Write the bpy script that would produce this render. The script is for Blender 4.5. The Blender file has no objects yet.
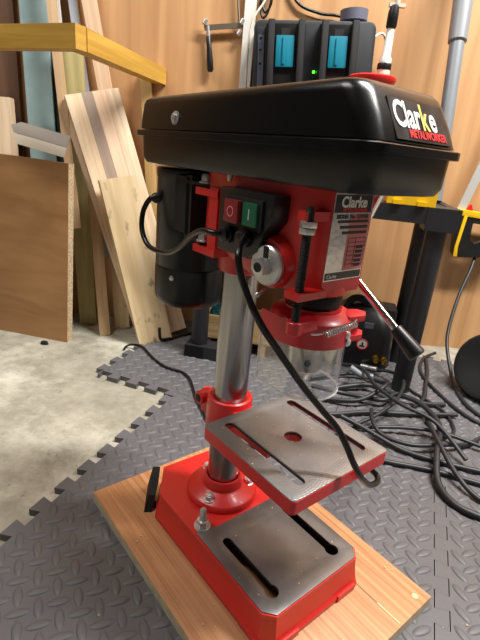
import bpy, bmesh, math, random
from mathutils import Vector, Matrix
random.seed(7)
R = math.radians
scene = bpy.context.scene
COL = scene.collection

# ------------------------------------------------------------------ camera
F_PX, PITCH, ROLL = 454.0, R(20.3), R(5.265)
cam_data = bpy.data.cameras.new('camera'); cam = bpy.data.objects.new('camera', cam_data); COL.objects.link(cam)
fw = Vector((0, math.cos(PITCH), -math.sin(PITCH)))
u0 = Vector((0, math.sin(PITCH), math.cos(PITCH))); r0 = Vector((1, 0, 0))
rt = r0*math.cos(ROLL) + u0*math.sin(ROLL); up = u0*math.cos(ROLL) - r0*math.sin(ROLL)
m = Matrix((rt, up, -fw)).transposed().to_4x4(); m.translation = Vector((0.00414, -0.55243, 0.540))
cam.matrix_world = m
cam_data.sensor_fit = 'HORIZONTAL'; cam_data.sensor_width = 36.0; cam_data.lens = 36.0*F_PX/480.0
cam_data.clip_start = 0.02
scene.camera = cam
scene.cycles.transparent_max_bounces = 32

# ------------------------------------------------------------------ world, lamps, exposure
world = bpy.data.worlds.new('world'); scene.world = world; world.use_nodes = True
bg = world.node_tree.nodes['Background']; bg.inputs[0].default_value = (1.0, 0.95, 0.88, 1); bg.inputs[1].default_value = 0.05
def area(name, loc, target, sx, sy, power, col):
    d = bpy.data.lights.new(name, 'AREA'); d.shape = 'RECTANGLE'; d.size = sx; d.size_y = sy; d.energy = power; d.color = col
    o = bpy.data.objects.new(name, d); COL.objects.link(o); o.location = loc
    o.rotation_euler = (Vector(target)-Vector(loc)).to_track_quat('-Z', 'Y').to_euler()
    return o
area('ceiling_light_right', (0.95, 0.05, 2.15), (0.75, 0.05, 0), 0.16, 1.2, 102, (1.0, 0.985, 0.96))
area('ceiling_light_left', (-1.1, -0.2, 2.2), (-1.0, 0.0, 0), 1.2, 0.16, 24, (1.0, 0.985, 0.96))
vs = scene.view_settings
vs.view_transform = 'Standard'; vs.look = 'None'; vs.gamma = 1.0; vs.use_curve_mapping = False; vs.exposure = 0.0

# ------------------------------------------------------------------ materials
def srgb(r, g, b):
    f = lambda c: (c/255/12.92) if c/255 <= 0.04045 else ((c/255+0.055)/1.055)**2.4
    return (f(r), f(g), f(b), 1)
def new_mat(name):
    mt = bpy.data.materials.new(name); mt.use_nodes = True
    nt = mt.node_tree; return mt, nt, nt.nodes['Principled BSDF']
def plain(name, rgb, rough=0.5, metal=0.0, bump=0.0, bscale=300, vary=0.0, vscale=25, coat=0.0, trans=0.0, emit=None):
    mt, nt, b = new_mat(name)
    b.inputs['Base Color'].default_value = srgb(*rgb); b.inputs['Roughness'].default_value = rough; b.inputs['Metallic'].default_value = metal
    if coat: b.inputs['Coat Weight'].default_value = coat; b.inputs['Coat Roughness'].default_value = 0.15
    if trans: b.inputs['Transmission Weight'].default_value = trans; b.inputs['IOR'].default_value = 1.3
    if emit: b.inputs['Emission Color'].default_value = srgb(*rgb); b.inputs['Emission Strength'].default_value = emit
    tc = nt.nodes.new('ShaderNodeTexCoord')
    if vary:
        n = nt.nodes.new('ShaderNodeTexNoise'); n.inputs['Scale'].default_value = vscale; n.inputs['Detail'].default_value = 6
        nt.links.new(tc.outputs['Object'], n.inputs['Vector'])
        cr = nt.nodes.new('ShaderNodeValToRGB')
        c = srgb(*rgb)
        cr.color_ramp.elements[0].color = (c[0]*(1-vary), c[1]*(1-vary), c[2]*(1-vary), 1); cr.color_ramp.elements[0].position = 0.3
        cr.color_ramp.elements[1].color = (min(1, c[0]*(1+vary)), min(1, c[1]*(1+vary)), min(1, c[2]*(1+vary)), 1); cr.color_ramp.elements[1].position = 0.7
        nt.links.new(n.outputs['Fac'], cr.inputs['Fac']); nt.links.new(cr.outputs['Color'], b.inputs['Base Color'])
    if bump:
        n = nt.nodes.new('ShaderNodeTexNoise'); n.inputs['Scale'].default_value = bscale; n.inputs['Detail'].default_value = 3
        nt.links.new(tc.outputs['Object'], n.inputs['Vector'])
        bp = nt.nodes.new('ShaderNodeBump'); bp.inputs['Strength'].default_value = bump; bp.inputs['Distance'].default_value = 0.001
        nt.links.new(n.outputs['Fac'], bp.inputs['Height']); nt.links.new(bp.outputs['Normal'], b.inputs['Normal'])
    return mt
def wood(name, dark, light, scale=(60, 60, 3), rough=0.55, knots=0.0, seed=0.0, stripes=None):
    mt, nt, b = new_mat(name)
    tc = nt.nodes.new('ShaderNodeTexCoord'); mp = nt.nodes.new('ShaderNodeMapping')
    mp.inputs['Scale'].default_value = scale; mp.inputs['Location'].default_value = (seed, seed*1.7, seed*0.3)
    nt.links.new(tc.outputs['Object'], mp.inputs['Vector'])
    n = nt.nodes.new('ShaderNodeTexNoise'); n.inputs['Scale'].default_value = 1.0; n.inputs['Detail'].default_value = 8; n.inputs['Distortion'].default_value = 0.6
    nt.links.new(mp.outputs['Vector'], n.inputs['Vector'])
    cr = nt.nodes.new('ShaderNodeValToRGB')
    cr.color_ramp.elements[0].color = srgb(*dark); cr.color_ramp.elements[0].position = 0.32
    cr.color_ramp.elements[1].color = srgb(*light); cr.color_ramp.elements[1].position = 0.66
    nt.links.new(n.outputs['Fac'], cr.inputs['Fac'])
    out = cr.outputs['Color']
    if knots:
        k = nt.nodes.new('ShaderNodeTexNoise'); k.inputs['Scale'].default_value = 22; k.inputs['Detail'].default_value = 2
        mp2 = nt.nodes.new('ShaderNodeMapping'); mp2.inputs['Scale'].default_value = (1.4, 1.4, 0.9); mp2.inputs['Location'].default_value = (seed, 3, seed)
        nt.links.new(tc.outputs['Object'], mp2.inputs['Vector']); nt.links.new(mp2.outputs['Vector'], k.inputs['Vector'])
        kr = nt.nodes.new('ShaderNodeValToRGB'); kr.color_ramp.elements[0].position = 0.62; kr.color_ramp.elements[1].position = 0.74
        nt.links.new(k.outputs['Fac'], kr.inputs['Fac'])
        mx = nt.nodes.new('ShaderNodeMix'); mx.data_type = 'RGBA'; mx.inputs['B'].default_value = srgb(96, 78, 62)
        mul = nt.nodes.new('ShaderNodeMath'); mul.operation = 'MULTIPLY'; mul.inputs[1].default_value = knots
        nt.links.new(kr.outputs['Color'], mul.inputs[0]); nt.links.new(mul.outputs[0], mx.inputs['Factor']); nt.links.new(out, mx.inputs['A'])
        out = mx.outputs['Result']
    nt.links.new(out, b.inputs['Base Color'])
    b.inputs['Roughness'].default_value = rough
    bp = nt.nodes.new('ShaderNodeBump'); bp.inputs['Strength'].default_value = 0.15; bp.inputs['Distance'].default_value = 0.001
    nt.links.new(n.outputs['Fac'], bp.inputs['Height']); nt.links.new(bp.outputs['Normal'], b.inputs['Normal'])
    return mt

M = {}
M['red'] = plain('red_paint', (204, 36, 32), 0.38, coat=0.15, bump=0.06, bscale=160)
M['red_guard'] = plain('red_plastic', (196, 30, 42), 0.38, coat=0.15)
M['black_tex'] = plain('textured_black_steel', (9, 9, 9), 0.25, bump=0.08, bscale=900); M['black_tex'].node_tree.nodes['Principled BSDF'].inputs['Specular IOR Level'].default_value = 0.36
M['black'] = plain('black_plastic', (18, 18, 19), 0.38)
M['black_matte'] = plain('matte_black', (14, 14, 15), 0.65)
M['motor'] = plain('motor_black_enamel', (8, 8, 9), 0.28); M['motor'].node_tree.nodes['Principled BSDF'].inputs['Specular IOR Level'].default_value = 0.35
M['cord'] = plain('black_rubber_cord', (11, 11, 12), 0.3)
M['cord_grey'] = plain('charcoal_rubber_cord', (38, 38, 40), 0.48)
M['dark_iron'] = plain('raw_dark_iron', (52, 48, 46), 0.6, 0.3)
M['zinc'] = plain('zinc_steel', (206, 206, 204), 0.32, 0.7, bump=0.1, bscale=120)
M['dark_steel'] = plain('dark_steel', (90, 88, 84), 0.42, 0.9)
M['chrome'] = plain('polished_chrome', (215, 215, 215), 0.12, 1.0)
M['chuck'] = plain('chuck_steel', (175, 172, 168), 0.25, 1.0)
M['charger'] = plain('charger_black_plastic', (34, 36, 40), 0.5)
M['teal'] = plain('teal_plastic', (0, 118, 140), 0.42)
M['teal_tool'] = plain('teal_tool_plastic', (0, 128, 146), 0.45)
M['teal_panel'] = plain('frosted_teal_panel', (150, 172, 172), 0.3, vary=0.2, vscale=9)
M['teal_dark'] = plain('dark_teal_panel', (62, 82, 82), 0.25, vary=0.2, vscale=9)
M['green_led'] = plain('green_led', (60, 255, 40), 0.3, emit=6.0)
M['white'] = plain('white_plastic', (225, 222, 214), 0.45, vary=0.06, vscale=8)
M['white_blue'] = plain('bluish_white_moulding', (190, 196, 208), 0.45)
M['grey_pvc'] = plain('grey_pvc', (120, 124, 128), 0.35, vary=0.08, vscale=14)
M['grey_sleeve'] = plain('grey_pvc_sleeve', (128, 131, 134), 0.38)
M['slate'] = plain('slate_plastic', (98, 100, 116), 0.5)
M['yellow'] = plain('yellow_plastic', (236, 186, 18), 0.4)
M['red_can'] = plain('red_can_enamel', (214, 26, 28), 0.35)
M['shelf'] = plain('shelf_black_plastic', (33, 34, 37), 0.45, bump=0.15, bscale=250)
M['saw_steel'] = plain('pale_saw_steel', (214, 212, 206), 0.35, 0.35)
M['brass'] = plain('brass', (205, 165, 75), 0.3, 1.0)
M['nickel'] = plain('nickel_frame', (165, 155, 140), 0.35, 0.9)
M['btn_red'] = plain('faded_red_button', (134, 38, 42), 0.4)
M['btn_green'] = plain('green_button', (22, 96, 64), 0.4)
M['ink_white'] = plain('white_print', (228, 226, 222), 0.5)
M['ink_silver'] = plain('silver_print', (200, 200, 204), 0.4)
M['ink_reflection'] = plain('yellow_reflection_print', (222, 205, 110), 0.4)  # yellowish reflection on the sticker's k, put into the letter colour
M['ink_red'] = plain('red_print', (222, 34, 34), 0.45)
M['ink_black'] = plain('black_print', (20, 18, 18), 0.5)
M['ink_pink'] = plain('pink_print', (214, 120, 122), 0.45)
M['label_black'] = plain('gloss_black_decal', (24, 22, 24), 0.25)
M['label_carbon'] = plain('carbon_look_decal', (58, 58, 62), 0.28, metal=0.4, vary=0.5, vscale=60)
M['foil'] = plain('foil_label', (206, 200, 200), 0.22, metal=0.85, bump=0.5, bscale=60)
M['ply_edge'] = plain('pale_plywood_edge', (206, 190, 158), 0.7, vary=0.14, vscale=70)
M['chip_edge'] = plain('chipboard_edge', (196, 172, 136), 0.85, bump=1.0, bscale=260, vary=0.4, vscale=230)
M['mat'] = plain('grey_foam_rubber', (94, 92, 94), 0.52, bump=0.12, bscale=420, vary=0.08, vscale=7)
M['painted_block'] = plain('grey_painted_wall', (104, 104, 106), 0.8, vary=0.08, vscale=6)
M['grey_ceiling'] = plain('grey_ceiling_board', (150, 149, 146), 0.8)
M['crumb'] = plain('wood_crumb', (214, 190, 146), 0.8)
M['aluminium'] = plain('painted_metal_angle', (146, 136, 126), 0.5)
M['cream'] = plain('cream_paint', (208, 196, 176), 0.5)

# brushed steel column (streaks run up the tube)
mt, nt, b = new_mat('brushed_steel_column'); M['column'] = mt
b.inputs['Metallic'].default_value = 1.0; b.inputs['Base Color'].default_value = srgb(160, 158, 158)
tc = nt.nodes.new('ShaderNodeTexCoord'); mp = nt.nodes.new('ShaderNodeMapping'); mp.inputs['Scale'].default_value = (160, 160, 4)
n = nt.nodes.new('ShaderNodeTexNoise'); n.inputs['Scale'].default_value = 1; n.inputs['Detail'].default_value = 3
nt.links.new(tc.outputs['Object'], mp.inputs['Vector']); nt.links.new(mp.outputs['Vector'], n.inputs['Vector'])
mr = nt.nodes.new('ShaderNodeMapRange'); mr.inputs['To Min'].default_value = 0.18; mr.inputs['To Max'].default_value = 0.28
nt.links.new(n.outputs['Fac'], mr.inputs['Value']); nt.links.new(mr.outputs['Result'], b.inputs['Roughness'])

# clear guard plastic
mt, nt, b = new_mat('clear_polycarbonate'); M['clear'] = mt
for nd in list(nt.nodes):
    if nd.type == 'BSDF_PRINCIPLED': nt.nodes.remove(nd)
out = [nd for nd in nt.nodes if nd.type == 'OUTPUT_MATERIAL'][0]
gl = nt.nodes.new('ShaderNodeBsdfGlossy'); gl.inputs['Roughness'].default_value = 0.06; gl.inputs['Color'].default_value = (0.9, 0.9, 0.9, 1)
tr = nt.nodes.new('ShaderNodeBsdfTransparent'); tr.inputs['Color'].default_value = (0.93, 0.93, 0.93, 1)
lw = nt.nodes.new('ShaderNodeLayerWeight'); lw.inputs['Blend'].default_value = 0.5
pw = nt.nodes.new('ShaderNodeMath'); pw.operation = 'POWER'; pw.inputs[1].default_value = 3.0; nt.links.new(lw.outputs['Facing'], pw.inputs[0])
fr = nt.nodes.new('ShaderNodeMath'); fr.operation = 'MULTIPLY_ADD'; fr.inputs[1].default_value = 0.8; fr.inputs[2].default_value = 0.085; nt.links.new(pw.outputs[0], fr.inputs[0])
mix = nt.nodes.new('ShaderNodeMixShader')
nt.links.new(fr.outputs[0], mix.inputs[0]); nt.links.new(tr.outputs[0], mix.inputs[1]); nt.links.new(gl.outputs[0], mix.inputs[2]); nt.links.new(mix.outputs[0], out.inputs['Surface'])

mt, nt, b = new_mat('frosted_clear_edge'); M['clear_edge'] = mt
out = [nd for nd in nt.nodes if nd.type == 'OUTPUT_MATERIAL'][0]
b.inputs['Base Color'].default_value = (0.8, 0.82, 0.82, 1); b.inputs['Roughness'].default_value = 0.2
tr = nt.nodes.new('ShaderNodeBsdfTransparent'); mix = nt.nodes.new('ShaderNodeMixShader'); mix.inputs[0].default_value = 0.45
nt.links.new(tr.outputs[0], mix.inputs[1]); nt.links.new(b.outputs[0], mix.inputs[2]); nt.links.new(mix.outputs[0], out.inputs['Surface'])

# machined cast iron with rings of tool marks around the spindle axis (drill-local 0.123, 0)
def machined(name, rgb, cx, ring, rough, spread):
    mt, nt, b = new_mat(name)
    b.inputs['Metallic'].default_value = 0.55; b.inputs['Roughness'].default_value = rough
    tc = nt.nodes.new('ShaderNodeTexCoord'); 
    mp = nt.nodes.new('ShaderNodeMapping'); mp.inputs['Location'].default_value = (-cx, 0, 0); mp.inputs['Scale'].default_value = (1, 1, 0)
    nt.links.new(tc.outputs['Object'], mp.inputs['Vector'])
    n = nt.nodes.new('ShaderNodeTexNoise'); n.inputs['Scale'].default_value = 18; n.inputs['Detail'].default_value = 8
    nt.links.new(tc.outputs['Object'], n.inputs['Vector'])
    cr = nt.nodes.new('ShaderNodeValToRGB'); c = srgb(*rgb)
    cr.color_ramp.elements[0].color = tuple(v*(1-spread) for v in c[:3])+(1,); cr.color_ramp.elements[0].position = 0.3
    cr.color_ramp.elements[1].color = tuple(min(1, v*(1+spread)) for v in c[:3])+(1,); cr.color_ramp.elements[1].position = 0.7
    nt.links.new(n.outputs['Fac'], cr.inputs['Fac']); nt.links.new(cr.outputs['Color'], b.inputs['Base Color'])
    if ring:
        hs = []
        for off in (0.0, 0.055):
            mp = nt.nodes.new('ShaderNodeMapping'); mp.inputs['Location'].default_value = (-cx-off*0.3, off, 0); mp.inputs['Scale'].default_value = (1, 1, 0)
            nt.links.new(tc.outputs['Object'], mp.inputs['Vector'])
            w = nt.nodes.new('ShaderNodeTexWave'); w.wave_type = 'RINGS'; w.rings_direction = 'Z'; w.inputs['Scale'].default_value = ring; w.inputs['Distortion'].default_value = 0.3
            nt.links.new(mp.outputs['Vector'], w.inputs['Vector']); hs.append(w)
        ad = nt.nodes.new('ShaderNodeMath'); ad.operation = 'ADD'
        nt.links.new(hs[0].outputs['Fac'], ad.inputs[0]); nt.links.new(hs[1].outputs['Fac'], ad.inputs[1])
        bp = nt.nodes.new('ShaderNodeBump'); bp.inputs['Strength'].default_value = 0.2; bp.inputs['Distance'].default_value = 0.0006
        nt.links.new(ad.outputs[0], bp.inputs['Height']); nt.links.new(bp.outputs['Normal'], b.inputs['Normal'])
    return mt
M['table_top'] = machined('machined_table_iron', (144, 142, 140), 0.123, 110, 0.33, 0.14)
M['base_top'] = machined('machined_base_iron', (116, 113, 111), 0.123, 0, 0.36, 0.25)

M['wall'] = wood('plywood_wall_panel', (184, 136, 90), (206, 160, 112), (26, 26, 1.3), 0.5)
M['board_top'] = wood('red_brown_plywood', (166, 110, 68), (200, 148, 102), (4, 170, 60), 0.5)
M['chip_face'] = wood('brown_ply_face', (146, 104, 62), (168, 124, 80), (5, 40, 26), 0.5, seed=2)
M['pine'] = wood('pale_laminated_pine', (206, 176, 140), (232, 208, 176), (60, 60, 3), 0.55)
M['pine_grey'] = wood('grey_brown_lamella', (148, 126, 110), (168, 146, 128), (60, 60, 3), 0.55, seed=1)
M['pine_pink'] = wood('pinkish_lamella', (208, 172, 138), (228, 198, 166), (60, 60, 3), 0.55, seed=4)
M['knotty'] = wood('knotty_pine', (196, 168, 124), (222, 198, 156), (40, 40, 2.5), 0.6, knots=0.8, seed=5)
M['rail'] = wood('yellow_treated_pine', (182, 136, 48), (212, 168, 76), (3, 3, 60), 0.55, seed=3)
M['treated'] = wood('greenish_treated_post', (164, 152, 98), (196, 182, 128), (40, 40, 3), 0.65, seed=6)
M['stud'] = wood('pale_stud', (188, 150, 90), (212, 178, 118), (50, 50, 3), 0.6, seed=8)
M['plank_tan'] = wood('tan_plank', (176, 142, 104), (204, 172, 132), (50, 50, 3), 0.6, seed=9)
M['plank_brown'] = wood('brown_plank', (88, 62, 44), (112, 80, 58), (40, 40, 3), 0.6, seed=10)
M['crate'] = wood('crate_pine', (206, 170, 112), (228, 198, 146), (5, 50, 50), 0.6, seed=11)

# concrete: blotchy grey with chalky patches, pits
mt, nt, b = new_mat('worn_concrete'); M['concrete'] = mt
tc = nt.nodes.new('ShaderNodeTexCoord')
def noise(scale, detail, rough=0.6, dist=0.0):
    n = nt.nodes.new('ShaderNodeTexNoise'); n.inputs['Scale'].default_value = scale; n.inputs['Detail'].default_value = detail
    n.inputs['Roughness'].default_value = rough; n.inputs['Distortion'].default_value = dist
    nt.links.new(tc.outputs['Object'], n.inputs['Vector']); return n
def ramp(src, a, b_, ca, cb):
    r = nt.nodes.new('ShaderNodeValToRGB'); r.color_ramp.elements[0].position = a; r.color_ramp.elements[1].position = b_
    r.color_ramp.elements[0].color = ca; r.color_ramp.elements[1].color = cb; nt.links.new(src.outputs['Fac'], r.inputs['Fac']); return r
base = ramp(noise(13, 12, 0.7), 0.3, 0.7, srgb(128, 122, 106), srgb(178, 172, 154))
chalk = ramp(noise(4.2, 10, 0.7, 0.15), 0.5, 0.7, (0, 0, 0, 1), (1, 1, 1, 1))
mx = nt.nodes.new('ShaderNodeMix'); mx.data_type = 'RGBA'; mx.inputs['B'].default_value = srgb(214, 209, 192)
nt.links.new(chalk.outputs['Color'], mx.inputs['Factor']); nt.links.new(base.outputs['Color'], mx.inputs['A'])
pit = ramp(noise(70, 4), 0.28, 0.36, (0.45, 0.42, 0.38, 1), (1, 1, 1, 1))
ml = nt.nodes.new('ShaderNodeMix'); ml.data_type = 'RGBA'; ml.blend_type = 'MULTIPLY'; ml.inputs['Factor'].default_value = 0.7
nt.links.new(mx.outputs['Result'], ml.inputs['A']); nt.links.new(pit.outputs['Color'], ml.inputs['B']); nt.links.new(ml.outputs['Result'], b.inputs['Base Color'])
b.inputs['Roughness'].default_value = 0.8
bp = nt.nodes.new('ShaderNodeBump'); bp.inputs['Strength'].default_value = 0.5; bp.inputs['Distance'].default_value = 0.004
nn = noise(45, 8); nt.links.new(nn.outputs['Fac'], bp.inputs['Height']); nt.links.new(bp.outputs['Normal'], b.inputs['Normal'])

# ------------------------------------------------------------------ mesh helpers
def bm_new(): return bmesh.new()
def finish(name, bm, mat, parent=None, smooth=40, zo=0.0, loc=None):
    bmesh.ops.recalc_face_normals(bm, faces=bm.faces[:])
    if zo or loc:
        bmesh.ops.translate(bm, verts=bm.verts[:], vec=(Vector((0, 0, -zo)) if not loc else -Vector(loc)))
    me = bpy.data.meshes.new(name); bm.to_mesh(me); bm.free()
    if smooth:
        for p in me.polygons: p.use_smooth = True
        me.set_sharp_from_angle(angle=R(smooth))
    if mat: me.materials.append(M[mat] if isinstance(mat, str) else mat)
    o = bpy.data.objects.new(name, me); COL.objects.link(o)
    if parent: o.parent = parent
    if loc: o.location = loc
    return o
def tag(o, label, cat, group=None, kind=None):
    if label: o['label'] = label
    if cat: o['category'] = cat
    if group: o['group'] = group
    if kind: o['kind'] = kind
    return o
def empty(name, loc, label, cat, group=None, rz=0.0):
    o = bpy.data.objects.new(name, None); COL.objects.link(o); o.location = loc; o.rotation_euler = (0, 0, rz); o.empty_display_size = 0.05
    return tag(o, label, cat, group)
def bevel(bm, w, seg=2, ang=30):
    es = [e for e in bm.edges if len(e.link_faces) == 2 and e.calc_face_angle(0) > R(ang)]
    if es: bmesh.ops.bevel(bm, geom=es, offset=w, segments=seg, profile=0.6, affect='EDGES', clamp_overlap=True)
def box(bm, x0, x1, y0, y1, z0, z1, mtx=None, bw=0.0, seg=2):
    t = bmesh.new() if bw else bm
    vs_ = [t.verts.new(p) for p in ((x0, y0, z0), (x1, y0, z0), (x1, y1, z0), (x0, y1, z0), (x0, y0, z1), (x1, y0, z1), (x1, y1, z1), (x0, y1, z1))]
    for f in ((0, 3, 2, 1), (4, 5, 6, 7), (0, 1, 5, 4), (1, 2, 6, 5), (2, 3, 7, 6), (3, 0, 4, 7)): t.faces.new([vs_[i] for i in f])
    if bw: bevel(t, bw, seg); merge(bm, t, mtx)
    elif mtx: bmesh.ops.transform(t, matrix=mtx, verts=vs_)
    return bm
def merge(bm, t, mtx=None):
    if mtx: bmesh.ops.transform(t, matrix=mtx, verts=t.verts[:])
    me = bpy.data.meshes.new('tmp'); t.to_mesh(me); t.free(); bm.from_mesh(me); bpy.data.meshes.remove(me)
def frame(origin, ax):   # matrix whose Z is ax
    z = Vector(ax).normalized(); h = Vector((0, 0, 1)) if abs(z.z) < 0.9 else Vector((1, 0, 0))
    x = h.cross(z).normalized(); y = z.cross(x)
    mm = Matrix((x, y, z)).transposed().to_4x4(); mm.translation = Vector(origin); return mm
def lathe(bm, prof, seg=32, mtx=None, cap=True):
    """prof: list of (r, z); spun round Z"""
    rings = []; new = []
    for r, z in prof:
        if r < 1e-6: v = bm.verts.new((0, 0, z)); rings.append([v]); new.append(v)
        else:
            ring = [bm.verts.new((r*math.cos(2*math.pi*i/seg), r*math.sin(2*math.pi*i/seg), z)) for i in range(seg)]; rings.append(ring); new += ring
    for a, b_ in zip(rings, rings[1:]):
        for i in range(seg):
            j = (i+1) % seg
            if len(a) == 1 and len(b_) == 1: continue
            if len(a) == 1: bm.faces.new((a[0], b_[i], b_[j]))
            elif len(b_) == 1: bm.faces.new((a[i], a[j], b_[0]))
            else: bm.faces.new((a[i], a[j], b_[j], b_[i]))
    if cap:
        for rg in (rings[0], rings[-1]):
            if len(rg) > 1: bm.faces.new(rg)
    if mtx: bmesh.ops.transform(bm, matrix=mtx, verts=new)
    return bm
def ring_lathe(bm, prof, seg=40, mtx=None):   # closed profile
    return lathe(bm, prof+[prof[0]], seg, mtx, cap=False)
def spline(pts, n=8):
    P = [Vector(p) for p in pts]; out = []
    for i in range(len(P)-1):
        p0 = P[max(i-1, 0)]; p1 = P[i]; p2 = P[i+1]; p3 = P[min(i+2, len(P)-1)]
        for k in range(n):
            t = k/n
            out.append(0.5*((2*p1)+(p2-p0)*t+(2*p0-5*p1+4*p2-p3)*t*t+(3*p1-p0-3*p2+p3)*t**3))
    out.append(P[-1]); return out
def tube(bm, pts, r, seg=10, r2=None):
    P = [Vector(p) for p in pts]; rings = []
    tprev = None; nrm = None
    for i, p in enumerate(P):
        t = (P[min(i+1, len(P)-1)]-P[max(i-1, 0)]).normalized()
        if nrm is None:
            h = Vector((0, 0, 1)) if abs(t.z) < 0.9 else Vector((1, 0, 0)); nrm = h.cross(t).normalized()
        else:
            nrm = (nrm-t*nrm.dot(t)).normalized()
        bn = t.cross(nrm); rr = r if r2 is None else r+(r2-r)*i/(len(P)-1)
        rings.append([bm.verts.new(p+nrm*rr*math.cos(2*math.pi*k/seg)+bn*rr*math.sin(2*math.pi*k/seg)) for k in range(seg)])
    for a, b_ in zip(rings, rings[1:]):
        for k in range(seg): bm.faces.new((a[k], a[(k+1) % seg], b_[(k+1) % seg], b_[k]))
    bm.faces.new(rings[0]); bm.faces.new(rings[-1]); return bm
def prism(bm, poly, z0, z1, holes=(), mtx=None, bw=0.0):
    t = bmesh.new(); edges = []
    for loop in [poly]+list(holes):
        vv = [t.verts.new((p[0], p[1], z1)) for p in loop]
        edges += [t.edges.new((vv[i], vv[(i+1) % len(vv)])) for i in range(len(vv))]
    if holes: bmesh.ops.triangle_fill(t, use_beauty=True, use_dissolve=False, edges=edges)
    else: t.faces.new(t.verts[:])
    r = bmesh.ops.extrude_face_region(t, geom=t.faces[:])
    bmesh.ops.translate(t, verts=[v for v in r['geom'] if isinstance(v, bmesh.types.BMVert)], vec=(0, 0, z0-z1))
    bmesh.ops.recalc_face_normals(t, faces=t.faces[:])
    if bw: bevel(t, bw, 2, 50)
    merge(bm, t, mtx); return bm
def loft(bm, loops, cap=True):
    rings = [[bm.verts.new(p) for p in lp] for lp in loops]
    for a, b_ in zip(rings, rings[1:]):
        for i in range(len(a)): bm.faces.new((a[i], a[(i+1) % len(a)], b_[(i+1) % len(a)], b_[i]))
    if cap: bm.faces.new(rings[0]); bm.faces.new(rings[-1])
    return bm
def rrect(a0, a1, w0, w1, rr, seg=6):
    """rounded rectangle outline in XY"""
    pts = []
    for cx, cy, st in ((a1-rr, w1-rr, 0), (a0+rr, w1-rr, 90), (a0+rr, w0+rr, 180), (a1-rr, w0+rr, 270)):
        for k in range(seg+1):
            t = R(st+90*k/seg); pts.append((cx+rr*math.cos(t), cy+rr*math.sin(t)))
    return pts
def slot(x0, x1, y, hw, seg=6):
    pts = []
    for k in range(seg+1): t = R(-90+180*k/seg); pts.append((x1-hw+hw*math.cos(t), y+hw*math.sin(t)))
    for k in range(seg+1): t = R(90+180*k/seg); pts.append((x0+hw+hw*math.cos(t), y+hw*math.sin(t)))
    return pts
def keyhole(x0, x1, y, hw, r, seg=12):
    k = math.asin(hw/r); cx = x1-r; pts = []
    for i in range(seg+1): t = -math.pi+k+(2*math.pi-2*k)*i/seg; pts.append((cx+r*math.cos(t), y+r*math.sin(t)))
    for i in range(7): t = R(90+180*i/6); pts.append((x0+hw+hw*math.cos(t), y+hw*math.sin(t)))
    return pts
def circ(cx, cy, r, n=20): return [(cx+r*math.cos(2*math.pi*k/n), cy+r*math.sin(2*math.pi*k/n)) for k in range(n)]
def hexa(bm, r, z0, z1, mtx): prism(bm, circ(0, 0, r, 6), z0, z1, mtx=mtx, bw=r*0.08)
def cyl(bm, p0, p1, r, seg=20, bw=0.0):
    p0 = Vector(p0); p1 = Vector(p1); L = (p1-p0).length; c = bw or min(r, L)*0.08
    lathe(bm, [(r-c, 0), (r, c), (r, L-c), (r-c, L)], seg, frame(p0, p1-p0)); return bm
def text_mesh(name, s, size, mat, parent, mtx, xs=1.0, bold=0.0, align='LEFT', depth=0.00025):
    cu = bpy.data.curves.new(name, 'FONT'); cu.body = s; cu.size = size; cu.offset = bold; cu.extrude = depth; cu.align_x = align; cu.resolution_u = 3
    tmp = bpy.data.objects.new('tmp', cu); COL.objects.link(tmp)
    dg = bpy.context.evaluated_depsgraph_get(); me = bpy.data.meshes.new_from_object(tmp.evaluated_get(dg))
    bpy.data.objects.remove(tmp); bpy.data.curves.remove(cu)
    me.transform(mtx @ Matrix.Diagonal((xs, 1, 1, 1))); me.materials.clear(); me.materials.append(M[mat]); me.name = name
    o = bpy.data.objects.new(name, me); COL.objects.link(o); o.parent = parent; return o
def plank(name, TL, TR, BL, thick, mat, label, cat, group=None, back=True, parts=None):
    """rectangular board from three corners of its front face; thickness goes away from the viewer"""
    TL, TR, BL = Vector(TL), Vector(TR), Vector(BL)
    zd = (TL-BL); L = zd.length; zd.normalize(); xd = (TR-TL); xd -= zd*xd.dot(zd); W = xd.length; xd.normalize(); yd = zd.cross(xd)
    mm = Matrix((xd, yd, zd)).transposed().to_4x4(); mm.translation = BL
    if parts:
        o = bpy.data.objects.new(name, None); COL.objects.link(o); o.matrix_world = mm; o.empty_display_size = 0.05
        x = 0.0
        for nm, fr_, mt_ in parts:
            bm = bm_new(); box(bm, x*W+0.0003, (x+fr_)*W-0.0003, 0, thick, 0, L, bw=0.0008, seg=1); finish(nm, bm, mt_, o, 30); x += fr_
    else:
        bm = bm_new(); box(bm, 0, W, 0, thick, 0, L, bw=0.0012, seg=1); o = finish(name, bm, mat, None, 30); o.matrix_world = mm
    return tag(o, label, cat, group)

# ------------------------------------------------------------------ the setting
bm = bm_new(); box(bm, -3.0, 3.0, -2.6, 0.88, -0.06, -0.012); tag(finish('floor', bm, 'concrete', None, 0), 'worn pale concrete garage floor', None, kind='structure')
bm = bm_new(); box(bm, -3.0, 3.0, 0.86, 0.88, -0.012, 2.4); tag(finish('wall_back', bm, 'wall', None, 0), 'warm brown plywood panelled wall', None, kind='structure')
bm = bm_new(); box(bm, -3.02, -3.0, -2.6, 0.88, -0.06, 2.4); tag(finish('wall_left', bm, 'painted_block', None, 0), 'grey painted side wall of the garage', None, kind='structure')
bm = bm_new(); box(bm, 3.0, 3.02, -2.6, 0.88, -0.06, 2.4); tag(finish('wall_right', bm, 'painted_block', None, 0), 'grey painted side wall of the garage', None, kind='structure')
bm = bm_new(); box(bm, -3.02, 3.02, -2.62, -2.6, -0.06, 2.4); tag(finish('wall_front', bm, 'painted_block', None, 0), 'grey painted end wall of the garage', None, kind='structure')
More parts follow.
